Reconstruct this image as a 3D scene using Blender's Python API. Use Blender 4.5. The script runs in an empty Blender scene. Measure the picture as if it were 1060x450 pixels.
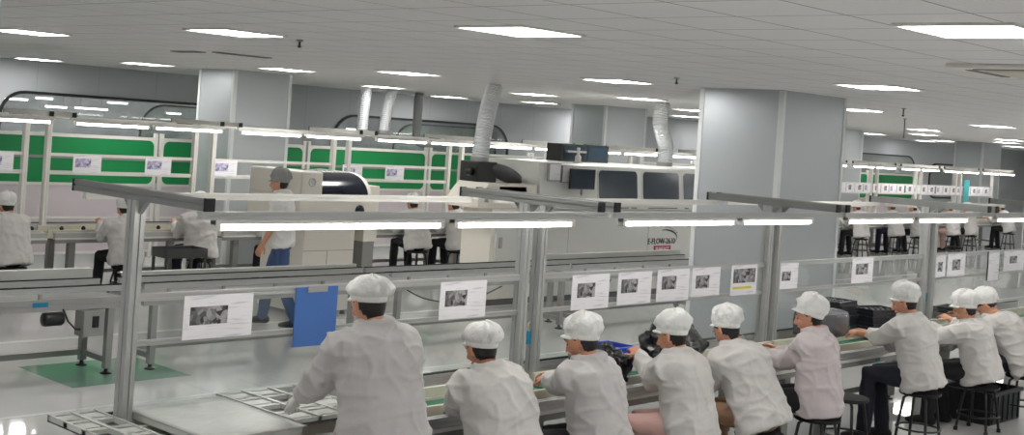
import bpy, bmesh, math, random
from mathutils import Vector, Matrix, noise
random.seed(7)
S = bpy.context.scene
COL = S.collection
PI = math.pi
V = Vector

# ------------------------------------------------------------------ materials
def lin(c):
    return tuple(((v/255)/12.92 if v/255 <= .04045 else ((v/255+.055)/1.055)**2.4) for v in c) + (1,)

def mat(name, rgb, rough=.5, metal=0., var=.06, vscale=6., bump=0., bscale=40., spec=.5, emit=0., coat=0.):
    m = bpy.data.materials.new(name); m.use_nodes = True
    nt = m.node_tree; n = nt.nodes; b = n['Principled BSDF']
    b.inputs['Roughness'].default_value = rough; b.inputs['Metallic'].default_value = metal
    b.inputs['Specular IOR Level'].default_value = spec
    b.inputs['Coat Weight'].default_value = coat
    c = lin(rgb)
    tc = n.new('ShaderNodeTexCoord')
    if var > 0:
        nz = n.new('ShaderNodeTexNoise'); nz.inputs['Scale'].default_value = vscale; nz.inputs['Detail'].default_value = 4
        nt.links.new(tc.outputs['Object'], nz.inputs['Vector'])
        mx = n.new('ShaderNodeMix'); mx.data_type = 'RGBA'
        mx.inputs[6].default_value = tuple(x*(1-var) for x in c[:3])+(1,)
        mx.inputs[7].default_value = tuple(min(1, x*(1+var)) for x in c[:3])+(1,)
        nt.links.new(nz.outputs['Fac'], mx.inputs[0]); nt.links.new(mx.outputs[2], b.inputs['Base Color'])
    else:
        b.inputs['Base Color'].default_value = c
    if bump > 0:
        nb = n.new('ShaderNodeTexNoise'); nb.inputs['Scale'].default_value = bscale; nb.inputs['Detail'].default_value = 3
        nt.links.new(tc.outputs['Object'], nb.inputs['Vector'])
        bp = n.new('ShaderNodeBump'); bp.inputs['Strength'].default_value = bump; bp.inputs['Distance'].default_value = .01
        nt.links.new(nb.outputs['Fac'], bp.inputs['Height']); nt.links.new(bp.outputs['Normal'], b.inputs['Normal'])
    if emit > 0:
        b.inputs['Emission Color'].default_value = c; b.inputs['Emission Strength'].default_value = emit
    return m

def clear_mat(name, tint, haze, gl=.06, rough=.02, hazecol=(230, 235, 232)):
    m = bpy.data.materials.new(name); m.use_nodes = True
    nt = m.node_tree; n = nt.nodes; n.remove(n['Principled BSDF']); out = n['Material Output']
    tr = n.new('ShaderNodeBsdfTransparent'); tr.inputs[0].default_value = tint+(1,)
    df = n.new('ShaderNodeBsdfDiffuse'); df.inputs[0].default_value = lin(hazecol)
    g = n.new('ShaderNodeBsdfGlossy'); g.inputs['Roughness'].default_value = rough
    tc = n.new('ShaderNodeTexCoord'); nz = n.new('ShaderNodeTexNoise'); nz.inputs['Scale'].default_value = 3
    nt.links.new(tc.outputs['Object'], nz.inputs['Vector'])
    mu = n.new('ShaderNodeMath'); mu.operation = 'MULTIPLY'; mu.inputs[1].default_value = haze*2
    nt.links.new(nz.outputs['Fac'], mu.inputs[0])
    m1 = n.new('ShaderNodeMixShader'); nt.links.new(mu.outputs[0], m1.inputs[0])
    nt.links.new(tr.outputs[0], m1.inputs[1]); nt.links.new(df.outputs[0], m1.inputs[2])
    fr = n.new('ShaderNodeFresnel'); ge = n.new('ShaderNodeNewGeometry'); io = n.new('ShaderNodeMath'); io.operation = 'MULTIPLY_ADD'
    io.inputs[1].default_value = .69-1.45; io.inputs[2].default_value = 1.45
    nt.links.new(ge.outputs['Backfacing'], io.inputs[0]); nt.links.new(io.outputs[0], fr.inputs[0])
    m2 = n.new('ShaderNodeMixShader'); nt.links.new(fr.outputs[0], m2.inputs[0])
    nt.links.new(m1.outputs[0], m2.inputs[1]); nt.links.new(g.outputs[0], m2.inputs[2])
    nt.links.new(m2.outputs[0], out.inputs[0])
    return m

M = {}
M['alu'] = mat('aluminium', (186, 187, 185), .38, .45, .05, 9)
M['alu_dark'] = mat('aluminium_grooved', (148, 149, 147), .42, .45, .05, 9)
M['steel'] = mat('brushed_steel', (168, 168, 165), .4, .5, .06, 12)
M['white_metal'] = mat('white_powder_coat', (222, 220, 214), .4, 0, .03)
M['cream'] = mat('cream_plastic', (205, 201, 184), .5, 0, .04)
M['grey_paint'] = mat('grey_paint', (140, 141, 138), .5, 0, .05)
M['dark_grey'] = mat('dark_grey_paint', (62, 64, 66), .5, 0, .08)
M['black'] = mat('black_plastic', (22, 22, 24), .4, 0, .1)
M['black_rub'] = mat('black_rubber', (18, 18, 19), .8, 0, .1)
M['machine'] = mat('machine_enamel', (206, 207, 202), .35, 0, .02, 3)
M['machine_warm'] = mat('machine_warm_enamel', (224, 219, 208), .35, 0, .02, 3)
M['win_dark'] = mat('dark_machine_glass', (44, 57, 68), .12, 0, .1, 4, spec=.4)
M['lid_dark'] = mat('dark_lid', (28, 32, 44), .16, 0, .1, 4)
M['green_board'] = mat('green_board', (0, 132, 70), .6, 0, .05)
M['green_belt'] = mat('green_belt', (46, 108, 82), .6, 0, .08, 10)
M['lilac'] = mat('pale_panel', (205, 196, 200), .5, 0, .04)
M['blue'] = mat('blue_plastic', (66, 108, 176), .5, 0, .04)
M['blue_tray'] = mat('blue_tray', (40, 70, 190), .45, 0, .1)
M['teal'] = mat('teal_tag', (20, 130, 170), .5, 0, .1)
M['teal_green'] = mat('teal_sticker', (20, 130, 130), .5, 0, .1)
M['red'] = mat('red_plastic', (205, 35, 50), .5, 0, .05)
M['yellow'] = mat('yellow_strip', (214, 205, 70), .6, 0, .05)
M['coat'] = mat('smock_cloth', (203, 200, 197), .85, 0, .05, 5, bump=.35, bscale=22, spec=.15)
M['coat_pink'] = mat('smock_cloth_pinkish', (203, 194, 195), .85, 0, .05, 5, bump=.35, bscale=22, spec=.15)
M['coat_grey'] = mat('smock_cloth_greyish', (190, 187, 186), .85, 0, .05, 5, bump=.3, bscale=22, spec=.15)
M['shirt'] = mat('white_shirt_cloth', (226, 225, 222), .85, 0, .04, 5, bump=.3, bscale=22, spec=.15)
M['cap'] = mat('cap_cloth', (226, 226, 223), .85, 0, .06, 12, bump=.9, bscale=30, spec=.15)
M['cap_grey'] = mat('grey_cap_cloth', (150, 150, 148), .85, 0, .06, 12, bump=.4, bscale=40, spec=.15)
M['skin'] = mat('skin', (205, 150, 122), .5, 0, .06, 14, spec=.35)
M['skin2'] = mat('skin_tan', (190, 134, 106), .5, 0, .06, 14, spec=.35)
M['hair'] = mat('black_hair', (20, 17, 17), .5, 0, .2, 30, bump=.5, bscale=120)
M['navy'] = mat('navy_trousers', (22, 25, 38), .85, 0, .1, 8, bump=.3)
M['dark_cloth'] = mat('dark_trousers', (20, 20, 23), .85, 0, .1, 8, bump=.3)
M['jeans'] = mat('blue_jeans', (66, 88, 128), .85, 0, .12, 14, bump=.3)
M['pink_cloth'] = mat('dusty_pink_trousers', (192, 156, 148), .85, 0, .08, 8, bump=.3)
M['tan_cloth'] = mat('tan_trousers', (140, 108, 84), .85, 0, .08, 8, bump=.3)
M['glove'] = mat('white_glove', (225, 222, 216), .8, 0, .05, 20)
M['eye'] = mat('dark_eye', (16, 12, 10), .2, 0, 0)
M['lip'] = mat('lip', (165, 92, 84), .5, 0, 0)
M['black_bag'] = mat('black_film', (16, 16, 18), .22, 0, .2, 8, bump=.6, bscale=14)
M['grey_tray'] = mat('grey_tray', (70, 72, 78), .35, 0, .1, 10)
M['dark_tray'] = mat('dark_tray', (38, 40, 46), .4, 0, .2, 20)
M['brown_board'] = mat('circuit_board', (52, 34, 34), .4, 0, .5, 45)
M['pcb'] = mat('green_circuit_board', (80, 105, 60), .4, 0, .4, 40)
M['crate'] = mat('black_crate', (20, 25, 26), .45, 0, .1)
M['red_txt'] = mat('red_label', (170, 40, 62), .5, 0, .03)
M['ink'] = mat('dark_ink', (50, 48, 50), .5, 0, .05)
M['ink_light'] = mat('grey_ink', (150, 148, 150), .5, 0, .05)
M['green_patch'] = mat('green_floor_patch', (116, 152, 134), .07, 0, .12, 2)
M['white_line'] = mat('white_floor_line', (215, 216, 213), .2, 0, .04)
M['duct'] = mat('foil_duct', (222, 224, 226), .34, .45, .06, 25)
M['pipe'] = mat('grey_pipe', (150, 152, 152), .45, .2, .05)
M['frame_black'] = mat('black_window_trim', (24, 26, 28), .4, 0, .05)
M['pane'] = mat('window_glass', (142, 148, 146), .06, 0, .04, 2, spec=.7)
M['glass_pale'] = clear_mat('pale_window_glass', (.92, .95, .93), .12, hazecol=(225, 232, 226))
M['glass'] = clear_mat('grey_window_glass', (.80, .82, .81), .12, hazecol=(150, 156, 154))
M['guard'] = mat('guard_metal', (186, 187, 182), .4, .1, .05, 6)
M['panel_emit'] = mat('lit_diffuser', (255, 253, 250), .5, 0, 0, emit=22)
M['tube_emit'] = mat('lit_tube', (255, 253, 248), .5, 0, 0, emit=10)
M['film'] = mat('clear_film_stack', (196, 198, 192), .25, 0, .09, 14, bump=.3, bscale=18)
M['acrylic'] = clear_mat('clear_acrylic', (.96, .975, .97), .018)
M['bag_film'] = clear_mat('clear_bag', (.82, .83, .85), .32, rough=.15, hazecol=(150, 152, 156))
M['teal_cloth'] = mat('turquoise_sheet', (70, 170, 175), .6, 0, .05)

def paper_mat():
    m = mat('paper', (236, 234, 236), .7, 0, 0)
    nt = m.node_tree; n = nt.nodes; b = n['Principled BSDF']
    tc = n.new('ShaderNodeTexCoord'); mp = n.new('ShaderNodeMapping'); mp.inputs['Scale'].default_value = (5, 1, 95)
    nz = n.new('ShaderNodeTexNoise'); nz.inputs['Scale'].default_value = 1; nz.inputs['Detail'].default_value = 1
    rp = n.new('ShaderNodeValToRGB'); rp.color_ramp.elements[0].position = .56; rp.color_ramp.elements[1].position = .72
    rp.color_ramp.elements[0].color = lin((238, 236, 239)); rp.color_ramp.elements[1].color = lin((206, 206, 214))
    nt.links.new(tc.outputs['Object'], mp.inputs[0]); nt.links.new(mp.outputs[0], nz.inputs['Vector'])
    nt.links.new(nz.outputs['Fac'], rp.inputs[0]); nt.links.new(rp.outputs[0], b.inputs['Base Color'])
    return m
def print_mat(name, a, bcol, sc):
    m = mat(name, a, .6, 0, 0)
    nt = m.node_tree; n = nt.nodes; b = n['Principled BSDF']
    tc = n.new('ShaderNodeTexCoord')
    nz = n.new('ShaderNodeTexVoronoi'); nz.inputs['Scale'].default_value = sc
    rp = n.new('ShaderNodeValToRGB'); rp.color_ramp.elements[0].position = .1; rp.color_ramp.elements[1].position = .9
    rp.color_ramp.elements[0].color = lin(a); rp.color_ramp.elements[1].color = lin(bcol)
    sp = n.new('ShaderNodeSeparateColor')
    nt.links.new(tc.outputs['Object'], nz.inputs['Vector']); nt.links.new(nz.outputs['Color'], sp.inputs[0])
    nt.links.new(sp.outputs[0], rp.inputs[0]); nt.links.new(rp.outputs[0], b.inputs['Base Color'])
    return m
M['paper'] = paper_mat()
M['print'] = print_mat('printed_photo', (52, 52, 56), (168, 166, 168), 38)
M['print_lilac'] = print_mat('printed_photo_lilac', (110, 106, 150), (205, 200, 222), 30)

def grid_mat(name, rgb, line, sx, sy, w, axes=(0, 1), rough=.5, var=.04, bump=.0, spec=.5, fine=0.):
    """panels with joint lines: a surface pattern in object space"""
    m = bpy.data.materials.new(name); m.use_nodes = True
    nt = m.node_tree; n = nt.nodes; b = n['Principled BSDF']; b.inputs['Roughness'].default_value = rough
    b.inputs['Specular IOR Level'].default_value = spec
    tc = n.new('ShaderNodeTexCoord'); sp = n.new('ShaderNodeSeparateXYZ'); nt.links.new(tc.outputs['Object'], sp.inputs[0])
    def line_of(ax, s):
        d = n.new('ShaderNodeMath'); d.operation = 'DIVIDE'; d.inputs[1].default_value = s; nt.links.new(sp.outputs[ax], d.inputs[0])
        f = n.new('ShaderNodeMath'); f.operation = 'FRACT'; nt.links.new(d.outputs[0], f.inputs[0])
        l = n.new('ShaderNodeMath'); l.operation = 'LESS_THAN'; l.inputs[1].default_value = w/s; nt.links.new(f.outputs[0], l.inputs[0])
        return l
    a = line_of(axes[0], sx); c = line_of(axes[1], sy)
    mx = n.new('ShaderNodeMath'); mx.operation = 'MAXIMUM'; nt.links.new(a.outputs[0], mx.inputs[0]); nt.links.new(c.outputs[0], mx.inputs[1])
    nz = n.new('ShaderNodeTexNoise'); nz.inputs['Scale'].default_value = .9; nz.inputs['Detail'].default_value = 5
    nt.links.new(tc.outputs['Object'], nz.inputs['Vector'])
    q = lin(rgb)
    m0 = n.new('ShaderNodeMix'); m0.data_type = 'RGBA'
    m0.inputs[6].default_value = tuple(x*(1-var) for x in q[:3])+(1,); m0.inputs[7].default_value = tuple(min(1, x*(1+var)) for x in q[:3])+(1,)
    nt.links.new(nz.outputs['Fac'], m0.inputs[0])
    last = m0
    if fine > 0:   # pressed diagonal pattern of the tiles
        wv = n.new('ShaderNodeTexVoronoi'); wv.inputs['Scale'].default_value = 22; wv.inputs['Randomness'].default_value = .15
        nt.links.new(tc.outputs['Object'], wv.inputs['Vector'])
        mf = n.new('ShaderNodeMix'); mf.data_type = 'RGBA'; mf.blend_type = 'MULTIPLY'; mf.inputs[0].default_value = fine
        nt.links.new(m0.outputs[2], mf.inputs[6]); nt.links.new(wv.outputs['Distance'], mf.inputs[7]); last = mf
    m1 = n.new('ShaderNodeMix'); m1.data_type = 'RGBA'; m1.inputs[7].default_value = lin(line)
    nt.links.new(mx.outputs[0], m1.inputs[0]); nt.links.new(last.outputs[2], m1.inputs[6])
    nt.links.new(m1.outputs[2], b.inputs['Base Color'])
    return m
M['ceiling'] = grid_mat('ceiling_tiles', (230, 229, 229), (134, 134, 134), .6, .6, .012, rough=.7, spec=.2, fine=.12)
M['floor'] = grid_mat('epoxy_floor', (199, 199, 197), (192, 192, 190), 6.0, 6.0, .01, rough=.05, var=.1, spec=.9)
M['wall'] = grid_mat('wall_panels', (182, 185, 189), (165, 168, 172), 1.15, 50, .012, axes=(0, 2), rough=.62, var=.02)
M['wall_side'] = grid_mat('side_wall_panels', (190, 192, 195), (170, 172, 176), 1.15, 50, .012, axes=(1, 2), rough=.45, var=.02)
M['pillar'] = mat('pillar_cladding', (186, 191, 194), .42, .5, .02, 1.2)
M['trim'] = mat('corner_trim', (216, 219, 219), .3, 0, .02)

# ------------------------------------------------------------------ mesh tools
class MB:
    def __init__(s): s.bm = bmesh.new()
    def _mark(s): s._n = len(s.bm.verts)
    def box(s, x0, x1, y0, y1, z0, z1, bev=0., mtx=None):
        r = bmesh.ops.create_cube(s.bm, size=1)
        vs = r['verts']
        for v in vs:
            v.co = V(((x0+x1)/2+v.co.x*(x1-x0), (y0+y1)/2+v.co.y*(y1-y0), (z0+z1)/2+v.co.z*(z1-z0)))
        if bev > 0:
            es = list({e for v in vs for e in v.link_edges})
            rr = bmesh.ops.bevel(s.bm, geom=es, offset=bev, segments=2, affect='EDGES', profile=.6)
            vs = list({v for f in rr['faces'] for v in f.verts} | {v for v in vs if v.is_valid})
        if mtx is not None:
            for v in vs: v.co = mtx @ v.co
        return s
    def loft(s, rings, cap=True):
        bm = s.bm; R = [[bm.verts.new(p) for p in r] for r in rings]; n = len(R[0])
        for a, b in zip(R, R[1:]):
            for i in range(n):
                bm.faces.new((a[i], a[(i+1) % n], b[(i+1) % n], b[i]))
        if cap:
            bm.faces.new(list(reversed(R[0]))); bm.faces.new(R[-1])
        return s
    def tube(s, pts, rad, n=10, up=None, rnd=True):
        pts = [V(p) for p in pts]; k = len(pts)
        rad = [(r, r) if not isinstance(r, tuple) else r for r in (rad if isinstance(rad, (list,)) else [rad]*k)]
        t0 = (pts[1]-pts[0]).normalized()
        u = V(up) if up is not None else (V((0, 0, 1)) if abs(t0.z) < .9 else V((1, 0, 0)))
        rings = []; prev = None
        for i in range(k):
            t = (pts[min(i+1, k-1)]-pts[max(i-1, 0)])
            if t.length < 1e-9: t = t0
            t.normalize()
            if prev is None: b = (u-t*u.dot(t)).normalized()
            else:
                b = (prev-t*prev.dot(t))
                b = b.normalized() if b.length > 1e-6 else prev
            prev = b; a = b.cross(t)
            def ring(c, f): return [c+a*(math.cos(2*PI*j/n)*rad[i][0]*f)+b*(math.sin(2*PI*j/n)*rad[i][1]*f) for j in range(n)]
            if rnd and i == 0:
                m_ = min(rad[0]); rings.append(ring(pts[0]-t*m_*.85, .4)); rings.append(ring(pts[0]-t*m_*.5, .8))
            rings.append(ring(pts[i], 1))
            if rnd and i == k-1:
                m_ = min(rad[i]); rings.append(ring(pts[i]+t*m_*.5, .8)); rings.append(ring(pts[i]+t*m_*.85, .4))
        return s.loft(rings)
    def ell(s, c, r, mtx=None, seg=20, rg=14, fn=None):
        q = bmesh.ops.create_uvsphere(s.bm, u_segments=seg, v_segments=rg, radius=1)
        for v in q['verts']:
            p = v.co.copy()
            if fn: p = fn(p)
            p = V((p.x*r[0], p.y*r[1], p.z*r[2]))
            if mtx is not None: p = mtx @ p
            v.co = p+V(c)
        return s
    def prism(s, poly, o, ax, ay, d):
        """2-D polygon (a,b) -> o+ax*a+ay*b, swept along d"""
        o, ax, ay, d = V(o), V(ax), V(ay), V(d)
        r0 = [o+ax*a+ay*b for a, b in poly]
        return s.loft([r0, [p+d for p in r0]])
    def profile(s, p, q, w, h, up=(0, 0, 1), slot=.009, dep=.007):
        """slotted aluminium extrusion from p to q"""
        p, q = V(p), V(q); t = (q-p).normalized(); u = V(up); u = (u-t*u.dot(t)).normalized(); a = u.cross(t)
        x, y, g = w/2, h/2, slot/2
        poly = [(-x, -y), (-g, -y), (-g, -y+dep), (g, -y+dep), (g, -y), (x, -y), (x, -g), (x-dep, -g), (x-dep, g), (x, g), (x, y), (g, y), (g, y-dep), (-g, y-dep), (-g, y), (-x, y), (-x, g), (-x+dep, g), (-x+dep, -g), (-x, -g)]
        return s.prism(poly, p, a, u, q-p)
    def lathe(s, prof, c, n=24, mtx=None):
        rings = []
        for r, z in prof:
            rr = []
            for j in range(n):
                p = V((r*math.cos(2*PI*j/n), r*math.sin(2*PI*j/n), z))
                if mtx is not None: p = mtx @ p
                rr.append(p+V(c))
            rings.append(rr)
        return s.loft(rings)
    def build(s, name, m, parent=None, smooth=None, off=None):
        bmesh.ops.recalc_face_normals(s.bm, faces=s.bm.faces)
        me = bpy.data.meshes.new(name)
        if off is not None:
            for v in s.bm.verts: v.co -= V(off)
        s.bm.to_mesh(me); s.bm.free()
        me.materials.append(m)
        o = bpy.data.objects.new(name, me); COL.objects.link(o)
        if parent is not None: o.parent = parent
        if smooth:
            me.polygons.foreach_set('use_smooth', [True]*len(me.polygons))
            if smooth != True and smooth < 3:
                try: me.set_sharp_from_angle(angle=smooth)
                except Exception: pass
        return o

def tag(o, label=None, cat=None, group=None, kind=None):
    if label: o['label'] = label
    if cat: o['category'] = cat
    if group: o['group'] = group
    if kind: o['kind'] = kind
    return o
def thing(name, loc, label, cat, group=None, rz=0.):
    o = bpy.data.objects.new(name, None); COL.objects.link(o); o.empty_display_size = .1
    o.location = loc; o.rotation_euler = (0, 0, rz)
    return tag(o, label, cat, group)
def kids(o): return [c for c in bpy.data.objects if c.parent == o]
def dup(o, parent=None):
    c = o.copy(); COL.objects.link(c)
    if parent is not None: c.parent = parent
    for k in list(o.children): dup(k, c)
    return c
def copy_thing(o, loc, label, group=None, rz=None):
    c = dup(o); c.location = loc
    if rz is not None: c.rotation_euler = (0, 0, rz)
    c['label'] = label
    if group: c['group'] = group
    return c
def struct(o): o['kind'] = 'structure'; return o
def rrect(x0, x1, y0, y1, r, n=6):
    P = []
    for cx, cy, a0 in ((x1-r, y1-r, 0), (x0+r, y1-r, PI/2), (x0+r, y0+r, PI), (x1-r, y0+r, 1.5*PI)):
        for i in range(n+1):
            a = a0+i/n*PI/2; P.append((cx+r*math.cos(a), cy+r*math.sin(a)))
    return P
def text_mesh(name, body, size, m, parent, origin, xdir, ydir, depth=.004, sx=1.):
    cu = bpy.data.curves.new(name, 'FONT'); cu.body = body; cu.size = size; cu.extrude = depth; cu.resolution_u = 2
    o = bpy.data.objects.new(name+'_src', cu); COL.objects.link(o)
    dg = bpy.context.evaluated_depsgraph_get(); me = bpy.data.meshes.new_from_object(o.evaluated_get(dg))
    bpy.data.objects.remove(o); bpy.data.curves.remove(cu)
    X, Y = V(xdir), V(ydir); Z = X.cross(Y)
    for v in me.vertices: v.co = V(origin)+X*v.co.x*sx+Y*v.co.y+Z*v.co.z
    me.materials.clear(); me.materials.append(m)
    t = bpy.data.objects.new(name, me); COL.objects.link(t); t.parent = parent
    return t
def fused(mb, name, m, parent, voxel, smooth=4, wrinkle=None, off=None):
    """melt the shapes of a mesh builder into one continuous skin"""
    bmesh.ops.recalc_face_normals(mb.bm, faces=mb.bm.faces)
    me = bpy.data.meshes.new(name); mb.bm.to_mesh(me); mb.bm.free()
    t = bpy.data.objects.new(name+'_src', me); COL.objects.link(t)
    r = t.modifiers.new('r', 'REMESH'); r.mode = 'VOXEL'; r.voxel_size = voxel; r.adaptivity = 0
    if smooth:
        q = t.modifiers.new('s', 'SMOOTH'); q.factor = .5; q.iterations = smooth
    dg = bpy.context.evaluated_depsgraph_get()
    me2 = bpy.data.meshes.new_from_object(t.evaluated_get(dg)); me2.name = name
    bpy.data.objects.remove(t); bpy.data.meshes.remove(me)
    if wrinkle:
        ns = [v.normal.copy() for v in me2.vertices]
        for v, nn in zip(me2.vertices, ns): v.co += nn*wrinkle(v.co)
    if off is not None:
        o3 = V(off)
        for v in me2.vertices: v.co -= o3
    me2.materials.clear(); me2.materials.append(m)
    me2.polygons.foreach_set('use_smooth', [True]*len(me2.polygons))
    o = bpy.data.objects.new(name, me2); COL.objects.link(o)
    if parent is not None: o.parent = parent
    return o

def smooth_pts(p, k=6):
    out = []
    for i in range(len(p)-1):
        a, b_ = V(p[i]), V(p[i+1]); pa = V(p[i-1]) if i else a; pb = V(p[i+2]) if i+2 < len(p) else b_
        for j in range(k):
            s = j/k; out.append(.5*((2*a)+(b_-pa)*s+(2*pa-5*a+4*b_-pb)*s*s+(3*a-pa-3*b_+pb)*s**3))
    out.append(V(p[-1])); return out
# ------------------------------------------------------------------ the room  (x along the lines, y across them, z up)
ZC = 3.05
X0, X1, Y0, Y1 = -6., 56., -7., 21.
struct(MB().box(X0, X1, Y0, Y1, -.2, 0).build('floor', M['floor']))
struct(MB().box(X0-.2, X1+.2, Y0-.2, Y1+.2, ZC, ZC+.2).build('ceiling', M['ceiling']))
b = MB()
for a in ((X0, X1, 0, 1.), (X0, X1, 2.53, ZC), (X0, 9.7, 1., 2.53), (15.2, 16.8, 1., 2.53), (22.15, X1, 1., 2.53)): b.box(a[0], a[1], Y1, Y1+.2, a[2], a[3])
struct(b.build('wall_back', M['wall']))
# the neighbouring room seen through the two long windows
struct(MB().box(6, 28, 27, 27.2, 0, ZC).build('wall_far', M['wall'])); struct(MB().box(5.8, 6, Y1+.2, 27.2, 0, ZC).build('wall_far_left', M['wall_side'])); struct(MB().box(28, 28.2, Y1+.2, 27.2, 0, ZC).build('wall_far_right', M['wall_side']))
struct(MB().box(5.8, 28.2, Y1+.2, 27.2, -.2, 0).build('floor_far', M['floor'])); struct(MB().box(5.8, 28.2, Y1+.2, 27.2, ZC, ZC+.2).build('ceiling_far', M['ceiling']))
struct(MB().box(X0, X1, Y0-.2, Y0, 0, ZC).build('wall_front', M['wall']))
struct(MB().box(X0-.2, X0, Y0, Y1, 0, ZC).build('wall_left', M['wall_side']))
struct(MB().box(X1, X1+.2, Y0, Y1, 0, ZC).build('wall_right', M['wall_side']))
struct(MB().box(X0, X1, Y1-.02, Y1-.001, 0, .12).build('baseboard_back', M['trim']))
# on the floor: flat green patch under the conveyor, white line in front of the back line
struct(MB().box(5.4, 6.55, 9.95, 10.95, .0005, .0015).build('trim_1', M['green_patch']))
struct(MB().box(X0+1, 34, 12.06, 12.14, .0005, .003).build('trim_2', M['white_line']))
struct(MB().box(X0+1, 34, 9.2, 9.24, .0005, .003).build('trim_3', M['white_line']))

def pillar(x0, x1, y0, y1):
    p = struct(MB().box(x0, x1, y0, y1, 0, ZC).build('pillar', M['pillar'], off=(0, 0, 0)))
    for (x, y) in ((x0, y0), (x1, y0), (x0, y1), (x1, y1)):
        w = .05; e = .008
        sx = 1 if x == x0 else -1; sy = 1 if y == y0 else -1
        L = [(x-sx*e, y-sy*e), (x+sx*w, y-sy*e), (x+sx*w, y+sy*.002), (x+sx*.002, y+sy*.002), (x+sx*.002, y+sy*w), (x-sx*e, y+sy*w)]
        MB().prism(L, (0, 0, .02), (1, 0, 0), (0, 1, 0), (0, 0, ZC-.03)).build('corner_trim', M['trim'], p)
    MB().box(x0-.012, x1+.012, y0-.012, y1+.012, 0, .1).build('skirting', M['trim'], p)
    return p
pillar(12.12, 13.5, 7.42, 8.5)
pillar(2.1, 3.40, 7.42, 8.5)
pillar(11.17, 12.23, 16.35, 17.3)
pillar(20.05, 21.4, 16.35, 17.25)
pillar(29.4, 30.75, 16.35, 17.25)
pillar(38.3, 39.65, 16.35, 17.25)

def wall_window(n, x0, x1, z0, z1, r, dy=0., pm='pane'):
    Y1 = 21.-dy
    w = bpy.data.objects.new('window_%d' % n, None); COL.objects.link(w); w.location = ((x0+x1)/2, Y1, z0); struct(w)
    o = w.location
    outer = rrect(x0, x1, z0, z1, r, 8); fw = .05 if dy == 0 else .03; inner = rrect(x0+fw, x1-fw, z0+fw, z1-fw, r-fw, 8)
    b = MB(); rings = [[V((a, Y1-.002, c)) for a, c in outer], [V((a, Y1-.04, c)) for a, c in outer], [V((a, Y1-.04, c)) for a, c in inner], [V((a, Y1-.002, c)) for a, c in inner]]
    b.loft(rings, cap=False); b.build('window_frame', M['frame_black'], w, off=o)
    if n in (1, 3):
        for sx, xc in ((1, x0), (-1, x1)):
            for sz, zc in ((1, z0), (-1, z1)):
                P = [(0, 0), (r, 0)]+[(r-r*math.sin(a), r-r*math.cos(a)) for a in [PI/2*i/8 for i in range(1, 8)]]+[(0, r)]
                MB().prism([(xc+sx*a, zc+sz*c) for a, c in P], (0, Y1+.001, 0), (1, 0, 0), (0, 0, 1), (0, .18, 0)).build('corner_infill', M['wall'], w, off=o)
    MB().prism(inner, (0, Y1-.022, 0), (1, 0, 0), (0, 0, 1), (0, .012, 0)).build('window_pane', M[pm], w, off=o)
    return w
wall_window(1, 9.70, 15.2, 1.0, 2.53, .45, 0., 'glass')
wall_window(2, 12.45, 15.1, 1.02, 2.46, .5, -.16, 'glass_pale')
wall_window(3, 16.80, 22.15, 1.0, 2.53, .6, 0., 'glass')
wall_window(4, 18.65, 21.9, 1.02, 2.43, .6, -.16, 'glass_pale')
wall_window(5, 33.5, 43.5, 1.0, 2.5, .7)
wall_window(6, 44.6, 50.5, 1.0, 2.3, .5)

# ------------------------------------------------------------------ ceiling lights
def make_panel():
    t = thing('ceiling_light', (0, 0, ZC), 'x', 'ceiling light', 'square ceiling light panels')
    b = MB()
    for a in ((-.3, .3, -.3, -.278), (-.3, .3, .278, .3), (-.3, -.278, -.278, .278), (.278, .3, -.278, .278)):
        b.box(a[0], a[1], a[2], a[3], -.016, -.0005)
    b.build('frame', M['white_metal'], t)
    MB().box(-.278, .278, -.278, .278, -.012, -.001).build('diffuser', M['panel_emit'], t)
    return t
P0 = make_panel()
seen = [(5.95, 5.6, 'square ceiling light panel at the top centre of the photo, above the standing worker'),
 (6.05, 2.65, 'big square ceiling light panel at the top right corner beside the air conditioner'),
 (5.95, 8.75, 'square ceiling light panel at upper left, above the wide slot in the ceiling'),
 (5.8, 12.0, 'cut-off ceiling light panel at the top left edge of the photo'),
 (10.95, 5.7, 'square ceiling light panel on the right, past the right face of the nearest pillar'),
 (11.2, 9.0, 'square ceiling light panel between the middle pillar and the nearest pillar'),
 (10.8, 12.05, 'square ceiling light panel above the two thin foil ducts, nearer of the two there'),
 (10.75, 14.5, 'ceiling light panel touching the top right corner of the left pillar'),
 (10.3, 17.4, 'ceiling light panel just left of the left pillar top'),
 (9.8, 19.9, 'far ceiling light panel near the back wall at far left'),
 (15.8, 12.2, 'ceiling light panel above the right face of the middle pillar'),
 (15.75, 14.4, 'ceiling light panel left of the middle pillar, nearer of the pair'),
 (15.2, 17.6, 'small far ceiling light panel just above the tops of the two thin foil ducts'),
 (19.9, 18.0, 'small far ceiling light panel left of the middle pillar, lower of the pair'),
 (18.9, 19.75, 'tiny ceiling light panel over the curved back window by the grey pipe'),
 (20.2, 14.3, 'ceiling light panel above the foil duct beside the nearest pillar'),
 (16.6, 8.95, 'ceiling light panel peeking out right of the nearest pillar'),
 (21.3, 8.95, 'ceiling light panel at right with a clear gap below the row of two'),
 (26.2, 12.5, 'upper of the two stacked ceiling lights above the right hand back window'),
 (31.2, 14.9, 'lower of the two stacked ceiling lights above the right hand back window'),
 (34.2, 17.9, 'ceiling light panel above the black-edged right back window, next to pale column'),
 (41.6, 19.8, 'tiniest ceiling light panel right of the curved corner of the back window'),
 (39.3, 18.1, 'far ceiling light panel above the pale wall left of the farthest pillar'),
 (32.1, 13.05, 'ceiling light panel at the right edge, upper of the three there'),
 (42.6, 17.1, 'ceiling light panel at the right edge, lowest of the three there'),
 (36.0, 14.7, 'ceiling light panel at the right edge, middle of the three there')]
for i, (x, y, lb) in enumerate(seen):
    if i == 0: P0.location = (x, y, ZC); P0['label'] = lb
    else: copy_thing(P0, (x, y, ZC), lb)
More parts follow.
